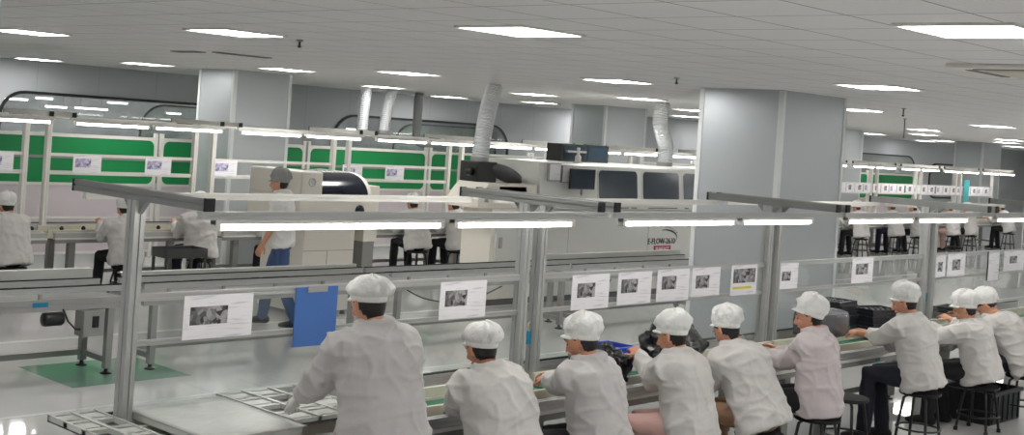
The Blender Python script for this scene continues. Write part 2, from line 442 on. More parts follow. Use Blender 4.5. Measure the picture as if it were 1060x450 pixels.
for x in (1.05, 5.95, 10.95):
    for y in (-6.1, -3.2, -.3, 2.65, 5.65, 8.75):
        if any(abs(x-a) < 1.6 and abs(y-b) < 1.2 for a, b, _ in seen): continue
        copy_thing(P0, (x, y, ZC), 'ceiling light panel outside the photo, behind or beside the camera')
for x in (1.05,):
    for y in (14.5, 17.5, 20.): copy_thing(P0, (x, y, ZC), 'ceiling light panel outside the photo, beyond its left edge')
for x in (15.9, 20.9, 25.8, 30.7, 35.6, 40.5, 45.4, 50.3):
    for y in (-3.2, -.3, 2.65, 5.65): copy_thing(P0, (x, y, ZC), 'ceiling light panel outside the photo, beyond its right edge')
for x, y in ((25., 17.9), (25.2, 15.), (29.6, 19.9), (24.6, 20.2), (25.8, 8.75), (30.7, 8.75), (35.6, 8.75), (40.5, 8.75), (40.5, 11.7), (45.4, 8.75), (45.4, 11.7), (50.3, 8.75), (50.3, 11.7), (50.3, 14.7), (47.5, 17.5), (47.5, 14.7)):
    copy_thing(P0, (x, y, ZC), 'ceiling light panel hidden from the photo by a pillar or beyond the frame')

t = thing('ceiling_air_conditioner', (8.62, 3.32, ZC), 'recessed ceiling air conditioner grille with dark slot at the right edge', 'air conditioner')
MB().box(-.46, .46, -.46, .46, -.03, -.001, .008).build('cover', M['white_metal'], t)
MB().box(-.27, .27, -.27, .27, -.04, -.029, .004).build('grille', M['cream'], t)
for a in ((-.39, -.33, -.3, .3), (.33, .39, -.3, .3), (-.3, .3, .33, .39), (-.3, .3, -.39, -.33)):
    MB().box(a[0], a[1], a[2], a[3], -.034, -.026).build('air_slot', M['black'], t)
for x in (8.5, 11.5, 14.5, 17.5, 20.5, 24.5):  # extra panels, out of view, added only to brighten the neighbouring room
    for y in (22.6, 25.4): copy_thing(P0, (x, y, ZC), 'unseen ceiling panel added to brighten the room beyond the back windows', 'unseen panels added to light the neighbouring room')
def slot_vent(x, y, L, lb):
    t = thing('ceiling_slot_vent', (x, y, ZC), lb, 'vent', 'dark slots in the ceiling')
    MB().box(-.07, .07, -L/2, L/2, -.012, -.001, .003).build('frame', M['grey_paint'], t)
    MB().box(-.045, .045, -L/2+.03, L/2-.03, -.015, -.008).build('slot', M['black'], t)
slot_vent(7.93, 12.55, .5, 'short dark slot in the ceiling at left, above the left window')
t = thing('ceiling_slot_vent', (8.3, 12.03, ZC), 'longer dark slot in the ceiling above the left pillar', 'vent', 'dark slots in the ceiling')
MB().box(-.36, .36, -.06, .06, -.012, -.001, .003).build('frame', M['grey_paint'], t)
MB().box(-.33, .33, -.035, .035, -.015, -.008).build('slot', M['black'], t)
def sprinkler(x, y, lb, rod=.08):
    t = thing('sprinkler', (x, y, ZC), lb, 'sprinkler', 'ceiling sprinklers')
    MB().lathe([(.03, 0), (.03, -.012), (.012, -.016)], (0, 0, -.001), 12).build('rose', M['grey_paint'], t)
    MB().lathe([(.009, -.015), (.009, -rod), (.018, -rod-.002), (.018, -rod-.012), (.004, -rod-.02)], (0, 0, 0), 10).build('nozzle', M['black'], t)
sprinkler(15.6, 7.75, 'small dark sprinkler hanging from the ceiling right of the nearest pillar', .09)
sprinkler(19.6, 9.7, 'thin black rod hanging from the ceiling at right, above the two stacked lights', .3)
sprinkler(10.4, 7.6, 'tiny dark sprinkler dot on the ceiling left of the nearest pillar', .05)
sprinkler(6.6, 8.75, 'tiny dark sprinkler dot on the ceiling above the left pillar', .05)

# ------------------------------------------------------------------ tube lights, papers
def make_tube(L):
    t = thing('tube_light', (0, 0, 0), 'x', 'tube light')
    b = MB(); b.prism([(-.022, .024), (.022, .024), (.026, .008), (.018, .004), (-.018, .004), (-.026, .008)], (-L/2, 0, 0), (0, 1, 0), (0, 0, 1), (L, 0, 0)); b.build('housing', M['white_metal'], t)
    b = MB(); b.tube([(-L/2+.03, 0, -.006), (L/2-.03, 0, -.006)], .019, 12); b.build('tube', M['tube_emit'], t, True)
    for sx in (-1, 1):
        MB().box(min(sx*(L/2-.03), sx*L/2), max(sx*(L/2-.03), sx*L/2), -.024, .024, -.026, .026, .005).build('end_cap', M['white_metal'], t)
    return t
def make_paper(name, w, h, pic=None, pm='print', lb='x', loc=(0, 0, 0), strip=None, group='work sheets on the front bench rails', yoff=-.004):
    """sheet hanging with its top middle at loc, facing -y; pic = (x0,x1,z0,z1) from its top-left corner"""
    o = MB().box(-w/2, w/2, -.003, 0, -h, 0).build(name, M['paper'])
    o.location = loc; tag(o, lb, 'paper sheet', group)
    if pic:
        a = pic; MB().box(-w/2+a[0], -w/2+a[1], -.0045, -.0028, -a[3], -a[2]).build('printed_photo', M[pm], o)
    if strip:
        a = strip; MB().box(-w/2+a[0], -w/2+a[1], -.0045, -.0028, -a[3], -a[2]).build('yellow_stripe', M['yellow'], o)
    return o

# ------------------------------------------------------------------ assembly bench with its light frame
def make_bench(L, end, dz=0., belt='green_belt', two=True, frame='alu'):
    """x 0..L between the two posts; y 0 = front edge; posts at y .55"""
    t = thing('assembly_bench', (0, 0, 0), 'x', 'assembly bench')
    A = M[frame]
    xa, xb = -end, L+end
    MB().profile((xa, .03, .72), (xb, .03, .72), .06, .06).build('front_rail', M['alu'], t)
    MB().box(xa, xb, .012, .04, .62, .69, .004).build('apron', M['grey_paint'], t)
    MB().box(xa, xb, .06, .20, .655, .665).build('trough', M['dark_grey'], t)
    MB().box(xa, xb, .20, .225, .66, .765, .003).build('belt_guide', M['cream'], t)
    MB().box(xa, xb, .225, .47, .705, .72).build('belt', M[belt], t)
    b = MB(); b.box(xa, xb, .47, .505, .66, .74, .003); b.box(xa, xb, .474, .505, .742, .80, .003); b.build('belt_guide', M['cream'], t)
    MB().box(xa, xb, .60, .76, .655, .72, .003).build('rear_trough', M['grey_paint'], t)
    MB().profile((xa, .775, .755), (xb, .775, .755), .04, .09).build('rear_rail', M['alu'], t)
    MB().box(xa, xb, .765, .785, .80, .812).build('rubber_strip', M['black_rub'], t)
    MB().box(xa, xb, .0, .05, .665, .688, .003).build('lower_ledge', M['white_metal'], t)
    for x in (xa+.3, xb-.3):
        for y in (.16, .70):
            l = MB().box(x-.045, x+.045, y-.04, y+.04, .04, .66, .004).build('leg', M['grey_paint'], t)
            MB().lathe([(.045, .0), (.045, .012), (.015, .02), (.012, .05)], (x, y, 0), 14).build('levelling_foot', M['black'], l)
        MB().box(x-.03, x+.03, .16, .70, .14, .19).build('cross_bar', M['grey_paint'], t)
    MB().box(xa+.3, xb-.3, .68, .72, .14, .19).build('stretcher', M['grey_paint'], t)
    # light frame
    zt = 1.93+dz
    for x in (0, L):
        p = MB().profile((x, .55, .62), (x, .55, zt), .06, .08, up=(0, 1, 0)).build('post', A, t)
        a = MB().profile((x, -.08, zt+.03), (x, 1.15, zt+.03), .05, .06).build('arm', M['alu_dark'] if frame == 'alu' else A, t)
        for y in (-.098, 1.15):
            MB().box(x-.027, x+.027, y, y+.018, zt-.003, zt+.063, .002).build('end_cap', M['black'], a)
        for sy in (-1, 1):
            b = MB(); b.prism([(0, 0), (sy*.065, 0), (0, -.065)], (x-.012, .55+sy*.042, zt-.002), (0, 1, 0), (0, 0, 1), (.024, 0, 0))
            b.build('corner_bracket', M['alu_dark'], p)
    MB().profile((-.05, -.085, zt-.018), (L+.05, -.085, zt-.018), .04, .036).build('light_rail', A, t)
    MB().profile((0, 1.08, zt-.02), (L, 1.08, zt-.02), .04, .038).build('rear_light_rail', M['white_metal'], t)
    MB().profile((.03, .55, 1.437+dz), (L-.03, .55, 1.437+dz), .03, .038).build('paper_rail', M['white_metal'] if dz else A, t)
    MB().profile((.03, .55, 1.205+dz), (L-.03, .55, 1.205+dz), .026, .028 if not dz else .05).build('paper_rail', M['white_metal'] if dz else A, t)
    if not dz: MB().box(.035, L-.035, .567, .572, .83, 1.42).build('acrylic_panel', M['acrylic'], t)
    return t

YF = 5.2
BR = [(10.93, 11.45, 2.38, 'lit tube behind the left window glass at its left end'), (11.55, 11.95, 2.43, 'short lit tube behind the left window glass, highest one'), (11.75, 12.25, 2.28, 'lit tube behind the left window glass, lowest near its middle'),
      (12.36, 13.12, 2.29, 'long lit tube behind the left window glass right of its middle'), (13.05, 13.55, 2.44, 'lit tube behind the left window glass near the inner arch'), (14.4, 14.8, 2.3, 'lit tube behind the pale inner glass beside the left pillar'),
      (19.2, 19.9, 2.2, 'lit tube behind the middle window glass at its left end')]
BX = [(3.40, 2.89), (6.45, 2.84), (9.44, 2.78), (12.40, 2.80)]
bl = ['aluminium-framed assembly bench at front left, where the standing worker handles trays',
      'aluminium-framed assembly bench with plain green belt behind the second and third workers',
      'aluminium-framed assembly bench with dark trays, beneath the nearest pillar and bare-armed worker',
      'aluminium-framed assembly bench at the right edge, last in the front row']
benches = []
for (x, L), lb in zip(BX, bl):
    b = make_bench(L, .055); b.location = (x, YF, 0); tag(b, lb, 'assembly bench', 'front line of assembly benches'); benches.append(b)
for i, (a, b_, lb) in enumerate([(3.43, 4.91, 'long lit tube above the standing worker, leftmost on the front rail'),
    (4.99, 6.02, 'lit tube left of the double post, above the seated worker with flat cap'),
    (6.5, 7.80, 'long lit tube under the machine with dark windows'),
    (7.88, 8.88, 'shorter lit tube in front of the nearest pillar'),
    (9.42, 10.60, 'lit tube just right of the nearest pillar'),
    (10.68, 11.72, 'lit tube crossing the two posts at right'),
    (12.36, 13.6, 'lit tube at the right edge, last on the front rail')]):
    t = make_tube(b_-a); t.location = ((a+b_)/2, YF-.085, 1.866); tag(t, lb, 'tube light', 'lit tubes on the front bench frames')

# lit tubes of the neighbouring room, seen through the back windows
for a, b_, z, lb in BR:
    t = make_tube(b_-a); t.location = ((a+b_)/2, 23.5, z); tag(t, lb, 'tube light', 'lit tubes beyond the back windows')
    MB().tube([((a-b_)*.3, 0, .02), ((a-b_)*.3, 0, ZC-z-.002)], .008, 6).build('hanger', M['steel'], t); MB().tube([((b_-a)*.3, 0, .02), ((b_-a)*.3, 0, ZC-z-.002)], .008, 6).build('hanger', M['steel'], t)
# work sheets on the front rails
zt = 1.437
PL = [(3.70, 4.13, 1.435, 1.205, (.04, .27, .06, .155), 'leftmost white work sheet with a dark four-part picture'),
      (5.53, 5.94, 1.435, 1.20, (.045, .235, .055, .155), 'white work sheet with a grey picture hanging left of the double post'),
      (6.79, 7.20, 1.435, 1.19, (.06, .25, .06, .16), 'first white work sheet right of the double post'),
      (7.30, 7.70, 1.435, 1.20, (.04, .23, .05, .15), 'second white work sheet right of the double post'),
      (7.77, 8.18, 1.44, 1.20, (.06, .24, .05, .15), 'third white work sheet right of the double post'),
      (8.22, 8.60, 1.44, 1.215, (.05, .23, .06, .16), 'fourth white work sheet, on the edge of the nearest pillar'),
      (8.76, 9.14, 1.445, 1.20, (.03, .35, .03, .145), 'white work sheet with large photo and a yellow stripe'),
      (9.50, 9.79, 1.44, 1.22, (.03, .17, .07, .15), 'narrow white work sheet just right of the middle posts'),
      (10.74, 11.14, 1.45, 1.22, (.07, .30, .05, .15), 'white work sheet right of the nearest pillar'),
      (12.47, 12.70, 1.44, 1.21, (.05, .16, .07, .17), 'narrow white work sheet just right of the far posts'),
      (12.75, 13.17, 1.445, 1.21, (.11, .30, .06, .17), 'white work sheet with upright picture, second past the far posts'),
      (14.18, 14.75, 1.445, 1.22, (.16, .36, .06, .14), 'wide white work sheet at the right edge')]
for i, (a, b_, z1, z0, pic, lb) in enumerate(PL):
    make_paper('work_sheet', b_-a, z1-z0, pic, 'print', lb, ((a+b_)/2, YF+.533, z1), (.03, .3, .175, .195) if 'yellow' in lb else None)
o = make_paper('hanging_sheet', .3, .31, None, 'print', 'blank pale sheet hanging long beside a black strap at right', (13.9, YF+.533, 1.44))
b = MB(); b.tube([(13.72, YF+.52, 1.45), (13.715, YF+.515, 1.3), (13.72, YF+.52, 1.14)], .008, 8)
tag(b.build('black_strap', M['black'], None, True), 'short black strap hanging beside the blank sheet at right', 'strap')
# blue clipboard
o = MB().box(-.15, .15, -.006, 0, -.335, 0, .002).build('clipboard', M['blue']); o.location = (4.56, YF+.53, 1.45)
tag(o, 'bright blue board hanging on the rail left of the standing worker', 'clipboard')
MB().box(-.07, .07, -.012, -.005, -.03, .006, .002).build('clip', M['steel'], o)
def hang_tag(x, y, z, lb):
    o = MB().box(-.02, .02, -.008, 0, -.09, 0, .003).build('hanging_tag', M['teal']); o.location = (x, y, z)
    tag(o, lb, 'tag', 'blue tags on the posts')
    b = MB(); b.tube([(-.004, -.004, 0), (-.01, -.004, .05), (.012, -.004, .055)], .006, 8); b.build('hook', M['cream'], o, True)
hang_tag(6.37, YF+.53, 1.08, 'small blue tag hanging between the double posts')
hang_tag(12.29, YF+.53, 1.07, 'small blue tag hanging between the far posts at right')
o = MB().box(-.04, .04, -.004, 0, -.05, 0, .001).build('sticker', M['teal_green']); o.location = (10.33, YF+.012, .682)
tag(o, 'small teal sticker on the front of the bench by the bare-armed worker', 'sticker')

# ------------------------------------------------------------------ things on the front benches
def grid_tray(x0, x1, y0, y1, z, lb, nx=3, ny=4):
    t = thing('grid_tray', ((x0+x1)/2, (y0+y1)/2, z), lb, 'tray', 'trays on the front left bench')
    w, d = (x1-x0)/2, (y1-y0)/2
    MB().box(-w, w, -d, d, 0, .008).build('base_plate', M['dark_grey'], t)
    b = MB()
    for i in range(nx+1):
        x = -w+2*w*i/nx; b.box(max(-w, x-.012), min(w, x+.012), -d, d, .008, .035)
    for j in range(ny+1):
        y = -d+2*d*j/ny; b.box(-w, w, max(-d, y-.02), min(d, y+.02), .008, .03)
    b.build('grid', M['film'], t)
    for i in range(nx):
        for j in range(ny):
            if (i*3+j*5) % 4 != 1:
                cx, cy = -w+2*w*(i+.5)/nx, -d+2*d*(j+.5)/ny
                MB().box(cx-w/nx*.72, cx+w/nx*.72, cy-d/ny*.5, cy+d/ny*.5, .008, .03, .003).build('plate', M['film'], t)
    return t
zb = .813
grid_tray(3.10, 3.36, YF+.02, YF+.74, zb, 'grid tray with open cells at the left end of the front bench', 2, 4)
grid_tray(4.09, 4.62, YF+.06, YF+.76, zb, 'grid tray right of the film-covered stack, under the gloved hand', 3, 4)
t = thing('sheet_stack', (3.75, YF+.31, zb), 'large stack of tray sheets under grey plastic film on the front left bench', 'sheet stack')
MB().box(-.27, .28, -.41, .36, 0, .035, .006).build('sheets', M['film'], t)
b = MB()
nx_, ny_ = 14, 14
rows = [[V((-.28+.58*i/nx_, -.42+.79*j/ny_, .038+.004*noise.noise(V((i*.7, j*.6, 1))))) for i in range(nx_+1)] for j in range(ny_+1)]
gv = [[b.bm.verts.new(p) for p in r] for r in rows]
for j in range(ny_):
    for i in range(nx_): b.bm.faces.new((gv[j][i], gv[j][i+1], gv[j+1][i+1], gv[j+1][i]))
ex = bmesh.ops.extrude_face_region(b.bm, geom=list(b.bm.faces))
for e in ex['geom']:
    if isinstance(e, bmesh.types.BMVert): e.co.z += .004
b.build('film_cover', M['film'], t, True)

def lidded_box(x, y, z, sx, sy, sz, lb, name, m):
    t = thing(name, (x, y, z), lb, 'tray')
    MB().prism([(-sx/2, 0), (sx/2, 0), (sx/2-.02, sz), (-sx/2+.02, sz)], (0, -sy/2, 0), (1, 0, 0), (0, 0, 1), (0, sy, 0)).build('tray_body', M[m], t)
    return t
t = lidded_box(10.05, YF+.42, .815, .42, .30, .20, 'grey tray wrapped in clear plastic beside the bare-armed worker', 'wrapped_tray', 'grey_tray')
b = MB(); b.ell((0, 0, .11), (.245, .185, .125), fn=lambda p: V((math.copysign(abs(p.x)**.45, p.x), math.copysign(abs(p.y)**.45, p.y), math.copysign(abs(p.z)**.5, p.z)*(1+.05*noise.noise(p*4))))); b.build('plastic_wrap', M['bag_film'], t, True)
def tray_stack(x, y, z, n, lb, rz=.1, s=1.):
    for k in range(n):
        t = thing('component_tray', (x+random.uniform(-.01, .01), y+random.uniform(-.01, .01), z+k*.032), lb % ('topmost' if k == n-1 else ('lowest' if k == 0 else ['second', 'third', 'fourth', 'fifth', 'sixth', 'seventh'][k-1]+' from the bottom')), 'tray', 'dark component trays stacked on the benches', rz+random.uniform(-.03, .03))
        b = MB(); w, d = .19*s, .14*s
        b.box(-w, w, -d, d, 0, .006); b.box(-w, w, -d, -d+.012, .006, .03); b.box(-w, w, d-.012, d, .006, .03); b.box(-w, -w+.012, -d+.012, d-.012, .006, .03); b.box(w-.012, w, -d+.012, d-.012, .006, .03)
        b.build('tray_shell', M['dark_tray'], t)
        b = MB()
        for i in range(5):
            for j in range(3): b.box(-w+.03+i*(2*w-.06)/5, -w+.05+i*(2*w-.06)/5+.02, -d+.03+j*(2*d-.06)/3, -d+.06+j*(2*d-.06)/3, .006, .024, .002)
        b.build('pocket_grid', M['grey_tray'], t)
tray_stack(10.60, YF+.60, .815, 8, '%s dark tray of the stack behind the wrapped grey tray')
tray_stack(11.0, YF+.40, .815, 6, '%s dark tray of the stack in front of the bare-armed worker', -.25, 1.05)
tray_stack(13.1, YF+.6, .815, 2, '%s dark tray of the pair beyond the far posts', .05)
def board(x, y, z, sx, sy, lb, m='brown_board', rz=0.):
    t = thing('circuit_board', (x, y, z), lb, 'circuit board', 'circuit boards on the benches', rz)
    MB().box(-sx/2, sx/2, -sy/2, sy/2, 0, .004).build('board_plate', M[m], t)
    b = MB()
    for i in range(9):
        a, c = random.uniform(-.4, .4)*sx, random.uniform(-.4, .4)*sy; h = random.uniform(.006, .02)
        b.box(a-.012, a+.012, c-.01, c+.01, .004, .004+h)
    b.build('component_set', M['black'], t)
    return t
for i in range(4):
    board(9.72+.22*i, YF+.135, .6655, .19, .12, ['circuit board in the trough by the empty stool, first of four', 'circuit board in the trough by the empty stool, second of four', 'circuit board in the trough by the empty stool, third of four', 'circuit board in the trough beside the bare forearms, fourth of four'][i])
board(6.05, YF+.35, .72, .16, .1, 'small circuit board in front of the third worker', 'pcb')
o = MB().box(-.04, .04, -.03, .03, 0, .07, .012).build('red_bottle', M['red'], smooth=.6)
o.location = (5.98, YF+.62, .72); tag(o, 'small bright red container beside the second worker on the bench', 'container')
MB().lathe([(.012, .07), (.012, .085), (.006, .1)], (0, 0, 0), 12).build('nozzle', M['cream'], o)

def crumpled(x, y, z, sx, sy, sz, lb, name, m, seed, cat='bag', group=None):
    b = MB()
    def fn(p):
        q = p.copy(); q.z = max(q.z, -.55)
        k = 1+.35*noise.noise(p*2.2+V((seed, 0, 0)))+.18*noise.noise(p*6+V((0, seed, 0)))
        return V((q.x*k, q.y*k, (q.z+.55)/1.55*k))
    b.ell((0, 0, 0), (sx/2, sy/2, sz), seg=36, rg=24, fn=fn)
    o = b.build(name, M[m], None, True); o.location = (x, y, z); return tag(o, lb, cat, group)
crumpled(6.92, YF+.33, .74, .44, .40, .22, 'crumpled black plastic bag between the third and fourth workers', 'black_bag', 'black_bag', 3, group='black bags on the bench')
crumpled(8.0, YF+.52, .74, .62, .36, .27, 'larger black bag slumped between the fourth and fifth workers', 'black_bag', 'black_bag', 9, group='black bags on the bench')
def open_tray(x, y, z, sx, sy, sz, lb, name, m, rz=0.):
    t = thing(name, (x, y, z), lb, 'tray', 'blue trays on the bench', rz)
    b = MB(); w, d = sx/2, sy/2
    b.box(-w, w, -d, d, 0, .006); b.box(-w, w, -d, -d+.008, .006, sz); b.box(-w, w, d-.008, d, .006, sz); b.box(-w, -w+.008, -d+.008, d-.008, .006, sz); b.box(w-.008, w, -d+.008, d-.008, .006, sz)
    b.build('tray_shell', M[m], t)
    b = MB(); b.box(-w-.01, w+.01, -d-.01, -d, sz-.012, sz); b.box(-w-.01, w+.01, d, d+.01, sz-.012, sz); b.build('rim', M[m], t)
    crumb = MB()
    for i in range(14):
        a, c = random.uniform(-.8, .8)*w, random.uniform(-.8, .8)*d
        crumb.box(a-.018, a+.018, c-.014, c+.014, .006, random.uniform(.03, sz*.9), .003)
    k = crumb.build('component_heap', M['brown_board'], t); k['kind'] = 'stuff'
    return t
open_tray(7.30, YF+.60, .812, .36, .26, .09, 'blue tray of brown parts behind the raised hand of the fourth worker', 'blue_tray', 'blue_tray')
open_tray(7.50, YF+.16, .77, .30, .22, .07, 'blue tray partly hidden by the back of the fourth worker', 'blue_tray', 'blue_tray', .3)

# ------------------------------------------------------------------ stools, crate
def make_stool(h):
    t = thing('stool', (0, 0, 0), 'x', 'stool', 'round black work stools')
    MB().lathe([(.10, h-.03), (.165, h-.03), (.172, h-.018), (.168, h-.003), (.13, h), (.02, h)], (0, 0, 0), 28).build('seat', M['black_rub'], t, .6)
    for k in range(4):
        a = PI/4+k*PI/2; c, s_ = math.cos(a), math.sin(a)
        b = MB(); b.tube([(c*.10, s_*.10, h-.035), (c*.135, s_*.135, h-.06), (c*.165, s_*.165, h*.5), (c*.195, s_*.195, .02)], .0125, 8)
        l = b.build('leg', M['black'], t, True)
        MB().lathe([(.018, 0), (.018, .03), (.013, .034)], (c*.196, s_*.196, 0), 10).build('rubber_foot', M['black_rub'], l)
    b = MB(); b.tube([(.178*math.cos(2*PI*i/28), .178*math.sin(2*PI*i/28), h*.36) for i in range(29)], .009, 8, rnd=False); b.build('foot_ring', M['black'], t, True)
    return t
stool_proto = {}
def stool(x, y, h, lb, group='round black work stools'):
    h = round(h, 2)
    if h not in stool_proto:
        t = make_stool(h); stool_proto[h] = t; t.location = (x, y, 0); t['label'] = lb; t['group'] = group; return t
    return copy_thing(stool_proto[h], (x, y, 0), lb, group)
t = thing('crate', (12.0, 4.98, 0), 'black plastic crate on the floor at the right edge, below the last worker', 'crate')
b = MB(); w, d, h = .34, .24, .30
b.box(-w, w, -d, d, .004, .016); b.box(-w, w, -d, -d+.014, .016, h); b.box(-w, w, d-.014, d, .016, h); b.box(-w, -w+.014, -d+.014, d-.014, .016, h); b.box(w-.014, w, -d+.014, d-.014, .016, h)
b.build('crate_shell', M['crate'], t)
b = MB(); b.box(-w-.018, w+.018, -d-.018, -d, h-.035, h, .004); b.box(-w-.018, w+.018, d, d+.018, h-.035, h, .004); b.box(-w-.018, -w, -d, d, h-.035, h, .004); b.box(w, w+.018, -d, d, h-.035, h, .004); b.build('rim', M['crate'], t)
b = MB()
for i in range(6): b.box(-w+.03+i*.118, -w+.045+i*.118, -d-.012, -d, .02, h-.035)
for i in range(4): b.box(-w-.012, -w, -d+.04+i*.12, -d+.055+i*.12, .02, h-.035)
b.build('rib_set', M['crate'], t)

# ------------------------------------------------------------------ people
def face_mtx(F, up):
    F = F.normalized(); R = F.cross(up).normalized(); U = R.cross(F)
    return Matrix((R, F, U)).transposed()
def head_pieces(b, Hc, m):
    def skull(p):
        w = 1.0
        if p.z < -.1: w = 1-.42*min(1, (-p.z-.1)/.9)**1.2
        y = p.y
        if p.z < 0 and p.y < 0: y = p.y*(1-.45*min(1, -p.z))
        if p.z < -.2 and p.y > 0: y = p.y*(1-.06)
        return V((p.x*w, y, p.z))
    b.ell(Hc, (.076, .096, .116), m, 28, 20, skull)
    q = lambda x, y, z: Hc+m @ V((x, y, z))
    b.ell(q(0, .068, -.088), (.026, .022, .022), m, 10, 8)          # chin
    b.tube([q(0, .088, .022), q(0, .100, -.004), q(0, .112, -.026)], [.008, .0105, .0135], 8)  # nose
    b.tube([q(-.012, .097, -.03), q(.012, .097, -.03)], .010, 8)
    b.tube([q(-.045, .078, .03), q(-.02, .091, .032), q(.02, .091, .032), q(.045, .078, .03)], .009, 8)   # brow
    b.ell(q(.038, .07, -.022), (.022, .018, .02), m, 10, 8); b.ell(q(-.038, .07, -.022), (.022, .018, .02), m, 10, 8)
    b.tube([q(-.018, .089, -.056), q(0, .095, -.055), q(.018, .089, -.056)], .008, 8)
    for s in (-1, 1):
        b.tube([q(s*.074, .004, -.032), q(s*.082, -.006, -.012), q(s*.083, -.012, .012), q(s*.076, -.002, .022)], [(.006, .009), (.007, .014), (.007, .015), (.006, .009)], 8)
def hand_pieces(b, W, d, n, side, curl, sc=1., grow=0.):
    """W wrist, d pointing direction, n palm normal (palm looks along n); side=+1 thumb on +a side"""
    d = d.normalized(); n = (n-d*n.dot(d)).normalized(); a = d.cross(n)*side
    b.tube([W-d*.01, W+d*.03*sc, W+d*.085*sc], [(.026+grow, .019+grow), (.036+grow, .017+grow), (.039+grow, .014+grow)], 12, up=n)
    for k, (o, L) in enumerate(((.030, .072), (.0105, .080), (-.0095, .074), (-.028, .058))):
        p = W+d*(.082+(-.006 if k == 3 else 0))*sc+a*o*sc; ang = 0; pts = [p-d*.02]; pts.append(p)
        ang = curl*.55
        for f in (.42, .32, .26):
            dd = d*math.cos(ang)+n*math.sin(ang)+a*(o*.9)
            p = p+dd.normalized()*L*f*sc; pts.append(p); ang += curl*.62
        b.tube(pts, [.0095+grow, .0092+grow, .0088+grow, .0082+grow, .0074+grow], 8)
    p = W+d*.022*sc+a*.026*sc
    t1 = (d*.62+a*.68+n*.25).normalized(); t2 = (d*.9+a*.2+n*.35).normalized()
    b.tube([W+d*.012+a*.012, p, p+t1*.036*sc, p+t1*.036*sc+t2*.03*sc, p+t1*.036*sc+t2*.052*sc], [.0125+grow, .012+grow, .0108+grow, .0098+grow, .0085+grow], 8)
def ik(Sh, T, l1, l2, pole):
    d = T-Sh; L = d.length
    if L > (l1+l2)*.985: T = Sh+d*((l1+l2)*.985/L); d = T-Sh; L = d.length
    a = (l1*l1-l2*l2+L*L)/(2*L); h = math.sqrt(max(0, l1*l1-a*a)); t = d.normalized()
    p = pole-t*pole.dot(t); p = p.normalized() if p.length > 1e-5 else V((0, 0, -1))
    return Sh+t*a+p*h, T
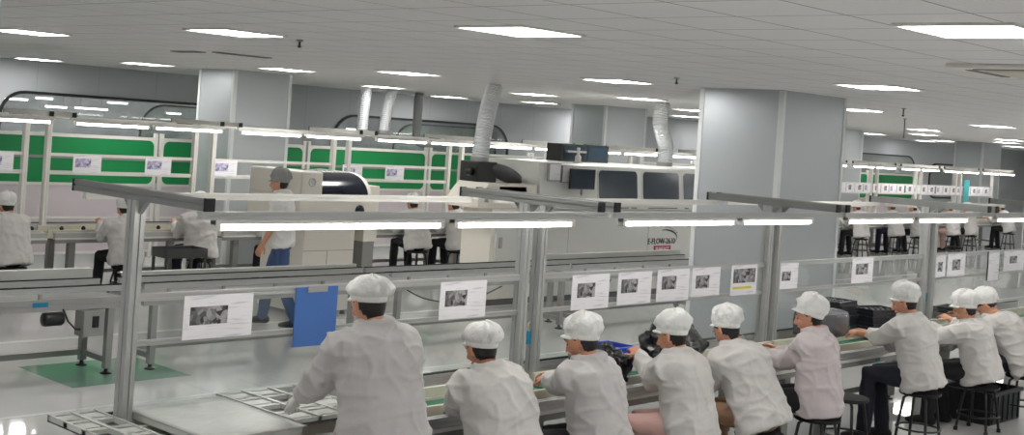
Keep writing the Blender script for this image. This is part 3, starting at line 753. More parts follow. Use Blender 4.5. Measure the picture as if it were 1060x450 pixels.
def person(top, label, lean=12., yaw=0., torso=.50, stand=False, hl=None, hr=None, hpitch=18., hyaw=0., coat='coat', trousers='dark_cloth',
           skin='skin', glove=False, lod=0, wide=1., seat=None, group='people in white smocks and caps', hair_len=0., cap='cap', puff=1., sleeve=.9, capseed=0, walk=False, stoolmade=None, curl=.75, captilt=0., caph=1.):
    top = V(top); yw = math.radians(yaw); F = V((math.sin(yw), math.cos(yw), 0)); R = V((math.cos(yw), -math.sin(yw), 0)); Z = V((0, 0, 1))
    ln = math.radians(lean); T = F*math.sin(ln)+Z*math.cos(ln)
    Tn = F*math.sin(ln*.6)+Z*math.cos(ln*.6)
    Hc = top-V((0, 0, .172)); N = Hc-Tn*.108-F*.04; hip = N-T*torso
    base = V((hip.x, hip.y, 0))
    root = thing('person', base, label, 'person', group)
    vb, vc = ((.0058, .0105) if lod == 0 else (.0095, .017))
    # arms
    Sh = {s: N-T*.075+R*(s*.178*wide)+F*.02 for s in (-1, 1)}
    tg = {-1: hl, 1: hr}; El = {}; Wr = {}
    for s in (-1, 1):
        g = V(tg[s]) if tg[s] is not None else hip+F*.34+R*(s*.12)+Z*(.30)
        pole = -Z*.9+R*(s*.26)-F*.3
        El[s], Wr[s] = ik(Sh[s], g, .285, .245, pole)
    # legs
    Hj = {s: hip+R*(s*.092) for s in (-1, 1)}; Kn = {}; An = {}
    for s in (-1, 1):
        if stand:
            fw = (.16*s if walk else .02*s)
            Kn[s] = V((Hj[s].x, Hj[s].y, hip.z*.52))+F*(.05+fw*.6)+R*(s*.01)
            An[s] = V((Hj[s].x, Hj[s].y, .085))+F*(fw*1.3-.02 if walk else fw)+R*(s*.015)
        else:
            Kn[s] = V((hip.x, hip.y, hip.z-.02))+F*.395+R*(s*.13)
            An[s] = V((Kn[s].x, Kn[s].y, .085))+F*(-.06 if s > 0 else .02)
    # body : one continuous surface
    b = MB()
    def ring(c, w, d, e, n=22, fw=0.):
        out = []
        for j in range(n):
            a = 2*PI*j/n; ca, sa = math.cos(a), math.sin(a)
            x = math.copysign(abs(ca)**e, ca)*w; y = math.copysign(abs(sa)**e, sa)*d
            out.append(c+R*x+(F*math.cos(ln)-Z*math.sin(ln))*(y+fw))
        return out
    prof = [(-.06, .15, .10), (.0, .165, .115), (.12, .15, .09), (.3, .15, .085), (.40, .14, .07), (.47, .08, .045), (.52, .05, .045)]
    b.loft([ring(hip+T*(t_*torso/.5), w*wide, d, .85) for t_, w, d in prof])
    b.tube([N-T*.05, N+Tn*.03, Hc-Tn*.05], [.06, .054, .052], 14)
    hm = face_mtx(Matrix.Rotation(-math.radians(hyaw), 3, 'Z') @ (F*math.cos(math.radians(hpitch))-Z*math.sin(math.radians(hpitch))), Z)
    head_pieces(b, Hc, hm)
    for s in (-1, 1):
        gl = MB()
        b.tube([Sh[s]*.85+El[s]*.15, (Sh[s]+El[s])/2, El[s], (El[s]*.6+Wr[s]*.4), Wr[s]], [.034, .04, .038, .037, .026], 12)
        fd = (Wr[s]-El[s]).normalized()
        pn = -Z*.9+R*(-s*.35)-F*.1
        if walk: pn = R*(-s)
        hd = (fd+F*.25-Z*.1).normalized() if not walk else fd
        hand_pieces(b, Wr[s], hd, pn, -1 if s > 0 else 1, curl)
        if glove:
            hand_pieces(gl, Wr[s], hd, pn, -1 if s > 0 else 1, curl, 1., .0028); gl.tube([Wr[s]-fd*.05, Wr[s]+fd*.01], [.034, .031], 12); fused(gl, 'glove', M['glove'], root, .0055, 2, None, base)
        else: gl.bm.free()
        b.tube([Hj[s], Kn[s], An[s]], [.075, .055, .04], 12)
        b.tube([An[s]-Z*.02-F*.03, An[s]-Z*.045+F*.12], [(.035, .03), (.036, .022)], 10)
    body = fused(b, 'body', M[skin], root, vb, 2, None, base)
    q = lambda x, y, z: Hc+hm @ V((x, y, z))
    if lod == 0:
        for s in (-1, 1):
            e = MB(); e.ell(q(s*.031, .0835, .008), (.013, .008, .0055), hm, 10, 8); e.build('eye', M['eye'], root, True, base)
            e = MB(); e.tube([q(s*.018, .0985, .036), q(s*.034, .093, .041), q(s*.048, .082, .036)], [.003, .004, .0025], 6); e.build('eyebrow', M['hair'], root, True, base)
        e = MB(); e.tube([q(-.02, .092, -.056), q(0, .1005, -.0545), q(.02, .092, -.056)], [.003, .005, .003], 8); e.build('lips', M['lip'], root, True, base)
    # hair : shell on the back and sides of the head
    h = MB()
    def hs(p):
        w = 1.
        if p.z < -.1: w = 1-.25*min(1, (-p.z-.1)/.9)
        y = p.y*(1-.28*min(1, -p.z)) if (p.z < 0 and p.y < 0) else p.y
        return V((p.x*w, y, p.z))
    h.ell((0, 0, 0), (1, 1, 1), None, 32, 24)
    kill = []
    for f in h.bm.faces:
        c = f.calc_center_median()
        low = -.62-hair_len if c.y < -.25 else (-.18-hair_len*.6 if c.y < .25 else .25)
        if c.z < low or (c.y > .42 and c.z < .62) or (c.y > .05 and c.z < .12 and c.y > .02-(c.z)*.2): kill.append(f)
    bmesh.ops.delete(h.bm, geom=kill, context='FACES')
    for v in h.bm.verts:
        p = hs(v.co); p = V((p.x*.0805, p.y*.1015, p.z*.12)); p *= 1+.02*noise.noise(p*60)
        v.co = Hc+hm @ p
    g = bmesh.ops.solidify(h.bm, geom=list(h.bm.faces), thickness=.01)
    h.build('hair', M['hair'], root, True, base)
    # cap : band, puffy gathered crown, short visor
    ct = math.radians(hpitch*.85+3+captilt); cm = hm @ Matrix.Rotation(ct, 3, 'X')
    cb = Hc+hm @ V((0, -.006, .023))
    c = MB(); n = 56; rings = []
    pr = [(.97, -.008), (1.0, .0), (1.03, .016), (1.02, .020), (1.08, .030), (1.13, .050), (1.12, .076), (1.05, .103), (.90, .126), (.64, .142), (.32, .150), (.06, .152)]
    for i, (rs, zz) in enumerate(pr):
        rr = []
        for j in range(n):
            a = 2*PI*j/n; k = rs
            soft = max(0, min(1, (i-3)/2))
            if soft:
                k = 1+(rs-1)*(puff if rs > 1 else 1)
                k *= 1+soft*(.022*math.sin(a*17+capseed)*(1.2-i*.08)+(.16*noise.noise(V((math.cos(a)*2.4, math.sin(a)*2.4, zz*22+capseed*3.1)))+.15*((1-abs(noise.noise(V((math.cos(a)*3.6+capseed, math.sin(a)*3.6, zz*30)))))**4-.45)))
            zj = zz*(1+soft*.2*noise.noise(V((math.cos(a)*1.5+capseed, math.sin(a)*1.5, 2.)))) 
            off = -.012*soft*puff*(zz/.13)
            rr.append(cb+cm @ V((.0835*k*math.cos(a), .106*k*math.sin(a)+off, zj*(caph if i > 3 else 1))))
        rings.append(rr)
    c.loft(rings)
    cp = c.build('cap', M[cap], root, True, base)
    v_ = MB(); outer, inner = [], []
    for j in range(17):
        a = PI*(.12+.76*j/16); e = math.sin((a-.12*PI)/(.76)*1.0)
        inner.append((.083*math.cos(a), .104*math.sin(a))); outer.append((.092*math.cos(a), .104*math.sin(a)+.030*max(0, e)))
    top_i = [cb+cm @ V((x, y, .008)) for x, y in inner]; top_o = [cb+cm @ V((x, y, -.006)) for x, y in outer]
    dn = cm @ V((0, 0, -.006))
    lp = lambda A: A
    vv = [[v_.bm.verts.new(p) for p in A] for A in (top_i, top_o, [p+dn for p in top_o], [p+dn for p in top_i])]
    for k in range(4):
        A, B_ = vv[k], vv[(k+1) % 4]
        for j in range(16): v_.bm.faces.new((A[j], A[j+1], B_[j+1], B_[j]))
    v_.bm.faces.new([vv[k][0] for k in range(4)]); v_.bm.faces.new([vv[k][16] for k in (3, 2, 1, 0)])
    v_.build('visor', M[cap], cp, True, base)
    # smock
    b = MB()
    hem = -.10 if not stand else -.16
    if walk: hem = -.06
    pf = [(hem, .205, .155, 0), (hem+.03, .212, .165, 0), (.04, .205, .16, -.004), (.14, .196, .148, -.008), (.26, .198, .148, -.014), (.36, .205, .148, -.016), (.43, .200, .132, -.010), (.475, .165, .105, .0), (.505, .105, .078, .006), (.525, .078, .070, .008)]
    hunch = .4+lean/30
    b.loft([ring(hip+T*(t_*torso/.5), w*wide*1.06, d*(1.05 if not walk else .82), .82, 28, fw*hunch) for t_, w, d, fw in pf])
    # collar
    cr = []
    for (k, zz) in ((.098, -.03), (.088, .02), (.082, .05), (.078, .056)):
        cr.append([N+T*(.0)+Tn*zz+R*(k*math.cos(2*PI*j/20))+F*(k*1.02*math.sin(2*PI*j/20)+.004)-Z*(.02*(1+math.sin(2*PI*j/20))) for j in range(20)])
    b.loft(cr)
    cr = []
    for (k, zz, dp) in ((.088, .05, 0), (.094, .054, 0), (.108, .02, .0), (.122, -.012, 0), (.112, -.02, 0), (.09, .0, 0)):
        cr.append([N+Tn*zz+R*(k*1.05*math.cos(2*PI*j/24))+F*(k*1.0*math.sin(2*PI*j/24)+.004)-Z*((.02+.03*(k > .1))*(1+math.sin(2*PI*j/24))) for j in range(24)])
    b.loft(cr)
    for s in (-1, 1):
        S0, E_, W_ = Sh[s], El[s], Wr[s]
        wc = E_+(W_-E_)*sleeve
        b.tube([S0-R*(s*.03), S0, S0*.55+E_*.45, E_, E_*.55+wc*.45, wc-(wc-E_)*.12, wc],
               [.09, .097, .086, .078, .068, .054, .046 if sleeve > .7 else .06], 16)
    def wrk(co):
        p = co-hip
        a = noise.noise(V((p.x*5+p.z*3+capseed, p.y*5, p.z*9-p.x*4)))*.012
        r = 1-abs(noise.noise(V((p.x*8+p.z*5, p.y*8+capseed*2, p.z*4-p.x*3))))
        r2 = 1-abs(noise.noise(V((p.x*4-p.z*6+capseed, p.y*5, p.z*10))))
        return a+(r**4-.4)*.014+(r2**5-.35)*.012
    fused(b, 'smock' if not walk else 'shirt', M[coat], root, vc, 4, wrk, base)
    # trousers, shoes
    b = MB(); b.ell(hip-Z*.015, (.17*wide, .135, .11), face_mtx(F, Z), 18, 12)
    for s in (-1, 1):
        b.tube([Hj[s], Hj[s]*.5+Kn[s]*.5, Kn[s], Kn[s]*.5+An[s]*.5, An[s]+Z*.0], [.102, .094, .078, .068, .062], 14)
    fused(b, 'trousers', M[trousers], root, .014 if lod == 0 else .02, 3, lambda co: .006*noise.noise(co*14), base)
    for s in (-1, 1):
        f = MB(); f.tube([An[s]-Z*.035-F*.045, An[s]-Z*.035+F*.03, An[s]-Z*.05+F*.13, An[s]-Z*.055+F*.17], [(.042, .045), (.043, .045), (.046, .032), (.038, .024)], 14, up=Z)
        f.build('shoe', M['black_rub'], root, True, base)
    if not stand and seat:
        stool(hip.x, hip.y, hip.z-.118, seat)
    return root

PF = 'workers seated along the front line'
person((4.21, 4.87, 1.663), 'standing worker in white smock and flat white cap, reaching over trays at front left', 11, -6, .50, True,
       hl=(4.10, 5.30, .90), hr=(4.55, 5.28, .92), hpitch=24, hyaw=8, coat='coat_grey', trousers='navy', glove=True, wide=1.19, capseed=1, puff=1.9, captilt=-2, hair_len=.05, caph=.80)
person((5.135, 4.96, 1.353), 'seated worker in white smock and flat cap, first seated from the left, with bare neck', 20, -4, .5, False,
       hl=(5.25, 5.25, .80), hr=(5.45, 5.28, .82), hpitch=26, hyaw=12, trousers='navy', seat='black stool under the first seated worker', skin='skin2', wide=1.16, capseed=2, puff=1.5, caph=.86)
person((5.918, 4.885, 1.352), 'seated worker in white smock with round white cap, right of the double post, hands together', 13, -12, .5, False,
       hl=(6.04, 5.27, .87), hr=(6.16, 5.28, .86), hpitch=24, hyaw=-8, coat='coat_grey', seat='black stool under the worker right of the double post', skin='skin2', capseed=3, puff=.75, wide=1.02)
person((6.855, 4.905, 1.316), 'seated worker in white smock with left hand raised over the black bag', 13, -14, .48, False,
       hl=(6.94, 5.22, .96), hr=(7.08, 5.26, .88), hpitch=22, hyaw=2, trousers='pink_cloth', seat='black stool under the worker in pinkish trousers', capseed=4, puff=.95, hair_len=.1)
person((7.649, 5.01, 1.291), 'broad worker in white smock hunched forward left of the middle posts, face down', 27, -8, .5, False,
       hl=(7.62, 5.26, .82), hr=(7.85, 5.30, .84), hpitch=40, hyaw=16, trousers='tan_cloth', seat='black stool under the hunched broad worker', capseed=5, wide=1.16, puff=.95, hair_len=.25)
person((8.492, 4.85, 1.35), 'upright seated worker in pinkish white smock, face in profile, right of the middle posts', 7, -18, .5, False,
       hl=(8.52, 5.20, .84), hr=(8.72, 5.24, .86), hpitch=16, hyaw=-10, coat='coat_pink', trousers='dark_cloth', seat='black stool under the upright worker in the pinkish smock', capseed=6, puff=.85, hair_len=.12, captilt=14)
person((10.15, 4.91, 1.363), 'seated worker in white smock with bare left forearm reaching to trays at right', 14, -10, .5, False,
       hl=(10.12, 5.30, .88), hr=(10.3, 5.3, .87), hpitch=20, hyaw=-10, trousers='navy', seat='black stool under the worker with the bare forearm', capseed=7, puff=.8, wide=1.08, sleeve=.38)
person((11.327, 4.90, 1.248), 'seated worker in white smock and loose cap, arm stretched left, second from right', 15, -12, .45, False,
       hl=(10.98, 5.27, .92), hr=(11.5, 5.3, .86), hpitch=28, hyaw=-5, trousers='dark_cloth', seat='black stool under the second worker from the right', capseed=8, puff=1.0, wide=1.1)
person((12.22, 5.08, 1.215), 'worker in white smock bent far forward at the right edge, cap seen from above', 38, -10, .5, False,
       hl=(12.15, 5.40, .86), hr=(12.45, 5.42, .86), hpitch=60, hyaw=-4, trousers='navy', seat='black stool under the bent worker at the right edge', capseed=9, puff=1.05, wide=1.1, sleeve=.7)
stool(9.40, 4.98, .47, 'empty black stool between the pinkish-smock worker and the bare-forearm worker')

# walker by the back line
person((8.87, 11.95, 1.80), 'person walking left in white short-sleeved shirt, blue jeans and grey cap', 3, -43, .55, True, hl=(8.62, 11.86, .93), hr=(9.02, 12.13, .90), hpitch=4, coat='shirt', trousers='jeans',
       lod=0, cap='cap_grey', walk=True, sleeve=-.25, capseed=12, puff=.7, hair_len=.15, curl=.5)
FW = [(7.05, 1.27, 'seated back-line worker cut by the left edge of the photo', 'dark_cloth', 14),
      (8.60, 1.24, 'seated back-line worker left of the first front post top, back turned', 'dark_cloth', 8),
      (9.72, 1.30, 'seated back-line worker with raised hands, just left of the walking person', 'navy', 8),
      (11.02, 1.27, 'seated back-line worker almost hidden behind the walking person', 'dark_cloth', 16),
      (13.60, 1.33, 'seated back-line worker right of the white machine with the dark curved lid', 'dark_cloth', 14),
      (14.50, 1.31, 'seated back-line worker close to the white inlet cabinet', 'dark_cloth', 10),
      (27.85, 1.33, 'far seated worker right beside the nearest pillar, first of the right group', 'dark_cloth', 12),
      (29.62, 1.34, 'far seated worker, second of the right group', 'navy', 14),
      (30.80, 1.32, 'far seated worker, third of the right group', 'navy', 10),
      (32.9, 1.32, 'far seated worker in dusty pink trousers', 'pink_cloth', 12),
      (34.0, 1.32, 'far seated worker right of the one in pink trousers', 'dark_cloth', 10),
      (36.3, 1.34, 'far seated worker at far right beside pale cartons', 'dark_cloth', 22)]
for i, (x, zt_, lb, tr, ln_) in enumerate(FW):
    person((x, 14.85, zt_), lb, ln_, -10+((i*7) % 5)*4, .5, False, hl=(x-.14, 15.19, .86), hr=(x+.14, 15.22, .86), hpitch=22, trousers=tr, lod=1,
           seat='black stool under the '+lb.replace('seated ', ''), capseed=20+i, wide=1.05, group='workers along the back line')

# ------------------------------------------------------------------ back line
YB = 15.0
xs = [5.40+2.47*k for k in range(13)]
LB = 2.17
bp = None
def where(k):
    return ['back-line bench at the left edge of the photo', 'back-line bench behind the first front post', 'back-line bench in front of the left pillar', 'back-line bench behind the dark-lidded machine',
            'back-line bench behind the white inlet cabinet', 'back-line bench behind the windowed machine, left end', 'back-line bench behind the foil duct by the nearest pillar', 'back-line bench hidden behind the nearest pillar, left of three',
            'back-line bench hidden behind the nearest pillar, middle of three', 'back-line bench appearing right of the nearest pillar', 'back-line bench under the long row of far sheets', 'back-line bench under the right end of the far sheets', 'last back-line bench at far right'][k]
tp = None
for k, x in enumerate(xs):
    if bp is None:
        bp = make_bench(LB, .1, .27, 'cream', frame='white_metal'); o = bp; bp.location = (x, YB, 0); tag(bp, where(0), 'assembly bench', 'back line of assembly benches')
    else: o = copy_thing(bp, (x, YB, 0), where(k))
    for j, xx in enumerate((x+.53, x+1.65)):
        lb = ('left', 'right')[j]+' tube of the '+where(k)
        if tp is None: tp = make_tube(1.06); tp.location = (xx, YB-.085, 2.136); tag(tp, lb, 'tube light', 'lit tubes on the back-line frames')
        else: copy_thing(tp, (xx, YB-.085, 2.136), lb, 'lit tubes on the back-line frames')
FP = [(7.22, 'cut-off sheet with lilac print at the left edge'), (8.42, 'white sheet with lilac picture left of the first front post'), (9.47, 'white sheet with lilac picture above the first arm end'),
      (10.55, 'white sheet on the left pillar'), (12.9, 'white sheet with grey picture above the dark curved lid'), (13.78, 'white sheet right of the dark curved lid')]
for x, lb in FP: make_paper('work_sheet', .40, .235, (.03, .25, .045, .16), 'print_lilac', lb, (x, YB+.532, 1.71), group='work sheets on the back line')
x = 28.1; k = 0
ordn = ['first', 'second', 'third', 'fourth', 'fifth', 'sixth', 'seventh', 'eighth', 'ninth', 'tenth', 'eleventh', 'twelfth', 'thirteenth', 'fourteenth', 'fifteenth', 'sixteenth', 'seventeenth', 'eighteenth', 'nineteenth', 'twentieth']
while x < 36.9:
    w = .40
    make_paper('work_sheet', w, .235, (.06+.05*(k % 3), .18+.06*(k % 3), .05, .17), 'print_lilac' if k % 3 == 0 else 'print', ordn[k]+' far white sheet counted from the nearest pillar', (x+w/2, YB+.532, 1.71), group='far sheets in a row at right')
    x += w+.035+(.06 if k % 4 == 3 else 0); k += 1
o = MB().box(-.17, .17, -.01, 0, -.75, 0, .002).build('turquoise_sheet', M['teal_cloth']); o.location = (35.35, YB+.50, 1.9)
tag(o, 'turquoise strip hanging among the far white sheets', 'hanging sheet')
# partitions with green boards behind the back line
def make_partition(L):
    t = thing('green_partition', (0, 0, 0), 'x', 'partition')
    W = M['white_metal']
    MB().box(.06, L-.06, -.02, .02, 1.17, 1.86).build('green_board', M['green_board'], t)
    MB().box(.06, L-.06, -.018, .018, .12, 1.13).build('pale_panel', M['lilac'], t)
    b = MB()
    for x in (0, L-.06): b.box(x, x+.06, -.03, .03, 0, 1.98, .006)
    b.build('upright', W, t)
    b = MB(); b.box(.06, L-.06, -.028, .028, 1.86, 1.91); b.build('top_rail', W, t)
    b = MB(); b.box(.06, L-.06, -.028, .028, 1.535, 1.575); b.build('middle_rail', M['grey_paint'], t)
    b = MB(); b.box(.06, L-.06, -.028, .028, 1.13, 1.17); b.box(.06, L-.06, -.028, .028, .62, .65); b.box(.06, L-.06, -.028, .028, .08, .12); b.build('lower_rail', W, t)
    b = MB()   # rounded corner webs
    for (cx, cz, sx, sz) in ((.06, 1.86, 1, -1), (L-.06, 1.86, -1, -1), (.06, 1.17, 1, 1), (L-.06, 1.17, -1, 1)):
        r = .1; P = [(0, 0)]+[(r-r*math.cos(a), r-r*math.sin(a)) for a in [PI/2*i/6 for i in range(7)]]
        P = [(0, 0), (r, 0)]+[(r-r*math.sin(a), r-r*math.cos(a)) for a in [PI/2*i/6 for i in range(1, 6)]]+[(0, r)]
        b.prism([(cx+sx*a, cz+sz*c) for a, c in P], (0, -.027, 0), (1, 0, 0), (0, 0, 1), (0, .054, 0))
    b.build('corner_web', W, t)
    return t
pp = make_partition(2.9)
pl_ = ['green board partition at the left edge', 'green board partition behind the left arm of the first front frame', 'green board partition meeting the left pillar', 'green board partition behind the dark-lidded machine',
       'green board partition behind the foil duct', 'green board partition left of the windowed machine', 'green board partition behind the middle pillar', 'green board partition hidden behind the nearest pillar, first', 'green board partition hidden behind the nearest pillar, second',
       'green board partition right of the nearest pillar, first seen', 'green board partition below the middle of the far sheets', 'green board partition below the end of the far sheets', 'green board partition at far right']
for k in range(11):
    x = 5.2+2.95*k
    if k == 0: pp.location = (x, 18.2, 0); tag(pp, pl_[0], 'partition', 'green boards behind the back line')
    else: copy_thing(pp, (x, 18.2, 0), pl_[k], 'green boards behind the back line')
pp['group'] = 'green boards behind the back line'
# items on the back-line benches
it = 0
for x in (7.55, 7.95, 8.25, 9.1, 9.35, 10.2, 13.1, 14.05, 30.2, 31.6, 33.4):
    t = board(x, YB+.35, .72, .24, .16, ['yellow-green circuit board on the bench near the left edge', 'yellow-green circuit board beside the second back-line worker', 'circuit board close to the sleeve of the second back-line worker', 'circuit board left of the raised hands', 'circuit board under the raised hands', 'circuit board behind the walking person',
              'circuit board right of the dark-lidded machine', 'circuit board between the two mid back-line workers', 'circuit board between the second and third far workers', 'circuit board right of the third far worker', 'circuit board before the worker in pink trousers'][it], 'pcb')
    b = MB(); b.lathe([(.022, 0), (.022, .03), (.03, .05), (.012, .075)], (.09, .02, .004), 12); b.build('black_clamp', M['black'], t, True); it += 1
t = thing('bin_stand', (9.15, 14.35, 0), 'dark grey open bin on thin legs beside the worker with raised hands', 'bin stand')
b = MB(); b.box(-.30, .30, -.18, .18, .50, .512); b.box(-.30, .30, -.18, -.168, .512, .62); b.box(-.30, .30, .168, .18, .512, .62); b.box(-.30, -.288, -.168, .168, .512, .62); b.box(.288, .30, -.168, .168, .512, .62); b.build('bin', M['dark_grey'], t)
for sx in (-1, 1):
    for sy in (-1, 1): MB().box(sx*.28-.015, sx*.28+.015, sy*.16-.015, sy*.16+.015, 0, .5).build('leg', M['dark_grey'], t)

# ------------------------------------------------------------------ conveyor between the two lines
def make_conveyor(L, guard=True, box=True):
    t = thing('conveyor', (0, 0, 0), 'x', 'conveyor')
    for y in (0, .44):
        MB().profile((0, y, .64), (L, y, .64), .05, .10).build('side_beam', M['steel'], t)
        MB().profile((0, y, .765), (L, y, .765), .045, .05).build('guide_rail', M['alu'], t)
        MB().box(0, L, y-.01, y+.01, .79, .80).build('rubber_strip', M['black_rub'], t)
    for i in range(int(L/.6)):
        for y in (0, .44): MB().box(.25+i*.6, .28+i*.6, y-.012, y+.012, .69, .745).build('rail_bracket', M['steel'], t)
    MB().box(.02, L-.02, .03, .41, .66, .685).build('belt', M['grey_paint'], t)
    for x in (.12, L-.12):
        for y in (0, .44):
            l = MB().box(x-.03, x+.03, y-.03, y+.03, .05, .59, .003).build('leg', M['grey_paint'], t)
            MB().lathe([(.05, 0), (.05, .012), (.018, .025), (.014, .06)], (x, y, 0), 14).build('levelling_foot', M['black'], l)
        MB().box(x-.02, x+.02, .03, .41, .10, .15).build('cross_bar', M['grey_paint'], t)
    MB().box(.15, L-.15, .42, .46, .10, .15).build('stretcher', M['grey_paint'], t)
    if guard:
        MB().box(.05, L-.05, .475, .49, .78, guard, .002).build('side_guard', M['guard'], t)
        MB().box(.05, L-.05, .49, .56, guard-.015, guard, .002).build('side_guard', M['guard'], t)
    if box:
        c = MB().box(L-.42, L-.22, -.10, .06, .36, .585, .006).build('control_box', M['grey_paint'], t)
        MB().box(L-.34, L-.28, -.112, -.098, .44, .54, .003).build('switch', M['black'], c)
        b = MB(); b.lathe([(.055, 0), (.06, .02), (.06, .16), (.045, .18)], (L-.75, -.01, .52), 18, Matrix.Rotation(PI/2, 3, 'Y')); b.build('motor', M['black'], t, True)
        b = MB(); b.tube([(L-.58, -.03, .60), (L-.54, -.05, .5), (L-.47, -.05, .43), (L-.41, -.05, .42)], .009, 8); b.build('cable', M['black'], t, True)
        MB().box(L-.86, L-.72, -.028, -.0255, .63, .67).build('blue_label', M['teal'], t)
    return t
YC = 10.36
for x, L, g, bx, lb in ((2.6, 3.45, .88, True, 'conveyor section at the left edge with black motor and blue label'),
                        (6.25, 2.95, .83, False, 'conveyor section behind the standing worker and blue board'),
                        (9.24, 2.95, False, False, 'conveyor section left of the double post, behind the flat-cap worker'),
                        (12.25, 3.0, .86, False, 'conveyor section in front of the windowed machine')):
    t = make_conveyor(L, g, bx); t.location = (x, YC, 0); tag(t, lb, 'conveyor', 'conveyor sections between the lines')
t = [o for o in bpy.data.objects if o.get('label') == 'conveyor section in front of the windowed machine'][0]
c = MB().box(.15, .38, -.10, .06, .36, .585, .006).build('control_box', M['grey_paint'], t); MB().box(.22, .29, -.112, -.098, .43, .54, .003).build('switch', M['black'], c)
b = MB(); b.tube([(.4, -.05, .52), (.5, -.06, .45), (.62, -.05, .44), (.75, -.03, .58)], .009, 8); b.build('cable', M['black'], t, True)

t = [o for o in bpy.data.objects if o.get('label', '').startswith('conveyor section left of the double post')][0]
b = MB(); b.tube(smooth_pts([(.2, -.06, .60), (.45, -.08, .50), (.85, -.08, .44), (1.3, -.06, .47), (1.7, -.05, .58)]), .008, 8); b.build('cable', M['black'], t, True)
# ------------------------------------------------------------------ wave soldering machine with dark windows
YM = 12.0
t = thing('soldering_machine', (15.9, YM, 0), 'long white enamelled machine with dark rounded windows and red and black logo', 'machine')
o = V(t.location); xa, xb = 13.4, 18.7
MB().box(xa, xb, YM, YM+1.2, .1, 1.33, .015).build('lower_cabinet', M['machine'], t, off=o)
MB().box(xa+.1, xb-.1, YM+.08, YM+1.12, .0, .1).build('plinth', M['dark_grey'], t, off=o)
MB().box(xa-.0, xb, YM-.05, YM+1.2, 1.335, 1.41, .012).build('ledge', M['machine'], t, off=o)
b = MB(); b.prism([(0.0, 1.412), (1.2, 1.412), (1.2, 2.0), (.10, 2.0), (.06, 1.97)], (xa, YM, 0), (0, 1, 0), (0, 0, 1), (xb-xa, 0, 0)); b.build('hood', M['machine'], t, off=o)
for (x0, x1) in ((14.70, 15.62), (15.77, 16.70), (16.83, 17.78)):
    sl = .06/.56
    P = rrect(x0, x1, .03, .49, .07)
    D = V((0, sl, 1)).normalized()
    f = MB().prism(rrect(x0-.03, x1+.03, .0, .52, .09), (0, YM-.006+.0, 1.43), (1, 0, 0), tuple(D), (0, .02, 0)).build('window_surround', M['machine'], t, off=o)
    MB().prism(P, (0, YM-.012, 1.43), (1, 0, 0), tuple(D), (0, .012, 0)).build('dark_glass', M['win_dark'], f, off=o)
b = MB()
for x0, x1 in ((14.75, 15.35), (15.42, 15.55), (15.85, 16.6), (16.8, 16.9)): b.box(x0, x1, YM-.056, YM-.045, 1.36, 1.375)
b.build('handle_slot', M['dark_grey'], t, off=o)
for x0 in (14.05, 15.95, 17.4): MB().box(x0, x0+.006, YM-.002, YM+.01, .12, 1.30).build('door_seam', M['grey_paint'], t, off=o)
text_mesh('logo_lettering', 'E-FLOW-2610', .135, M['ink'], t, V((15.95, YM-.006, .80))-o, (1, 0, 0), (0, 0, 1), .003, .88)
lb_ = MB().box(16.12, 16.56, YM-.006, YM+.004, .675, .775, .002).build('logo_label', M['red_txt'], t, off=o)
text_mesh('logo_lettering', 'SUNEAST', .085, M['paper'], lb_, V((16.15, YM-.012, .695))-o, (1, 0, 0), (0, 0, 1), .003, 1.0)
b = MB(); A_, B_ = [], []
for i in range(17):
    a = math.radians(115-i*(150/16)); w = .004+.036*math.sin(PI*min(1, (i+1)/14))
    A_.append((16.42+.29*math.cos(a), .90+.13*math.sin(a))); B_.append((16.42+(.29-w)*math.cos(a), .90+(.13-w*.7)*math.sin(a)))
b.prism(A_+B_[::-1], (0, YM-.005, 0), (1, 0, 0), (0, 0, 1), (0, .006, 0)); b.build('logo_swoosh', M['ink'], t, off=o)
b = MB()
for i in range(6): b.box(16.38+i*.06, 16.42+i*.06, YM-.004, YM+.004, 1.055-.007*i*i*.5, 1.075-.007*i*i*.5)
b.build('logo_small_print', M['ink_light'], t, off=o)
# monitor, keyboard, notices on it
t = thing('monitor', (14.14, YM-.02, 1.66), 'black flat monitor mounted on the white windowed machine', 'monitor'); o = V(t.location)
MB().box(13.87, 14.41, YM-.14, YM-.10, 1.64, 1.93, .006).build('casing', M['black'], t, off=o)
MB().box(13.89, 14.39, YM-.143, YM-.139, 1.665, 1.91).build('screen', M['win_dark'], t, off=o)
b = MB(); b.tube([(14.14, YM-.11, 1.72), (14.14, YM-.05, 1.70), (14.14, YM+.035, 1.69)], .02, 10); b.build('bracket', M['steel'], t, True, o)
b = MB(); b.tube([(14.14, YM-.12, 1.64), (14.14, YM-.12, 1.56)], .018, 10); b.build('neck', M['steel'], t, True, o)
o2 = MB().box(-.24, .24, -.05, .05, 0, .022, .004).build('keyboard', M['black']); o2.location = (14.2, YM+.0, 1.411); tag(o2, 'slim black keyboard on the machine ledge under the monitor', 'keyboard')
MB().box(-.22, .22, -.04, .04, .022, .028).build('keys', M['dark_grey'], o2)
def notice(x0, x1, z0, z1, lb, m='paper', y=None):
    f = MB().box(x0, x1, (y or YM)+.0, (y or YM)+.05, z0, z1, .003).build('notice_frame', M['ink_light'], None, off=((x0+x1)/2, YM, z0))
    f.location = ((x0+x1)/2, YM, z0); tag(f, lb, 'notice', 'notices on the windowed machine')
    MB().box(x0+.012, x1-.012, (y or YM)-.003, (y or YM)+.002, z0+.012, z1-.012).build('sheet', M[m], f, off=((x0+x1)/2, YM, z0))
notice(13.55, 13.80, 1.74, 1.99, 'framed notice sheet left of the monitor on the machine')
notice(13.83, 14.05, 1.72, 1.97, 'framed notice sheet half behind the monitor')
notice(14.45, 14.54, 1.66, 1.80, 'small lilac notice right of the monitor', 'print_lilac')
o2 = MB().box(-.05, .05, -.01, .0, 0, .09, .002).build('yellow_note', M['yellow']); o2.location = (13.86, YM-.0, 1.412); tag(o2, 'small yellow note standing under the monitor', 'note')
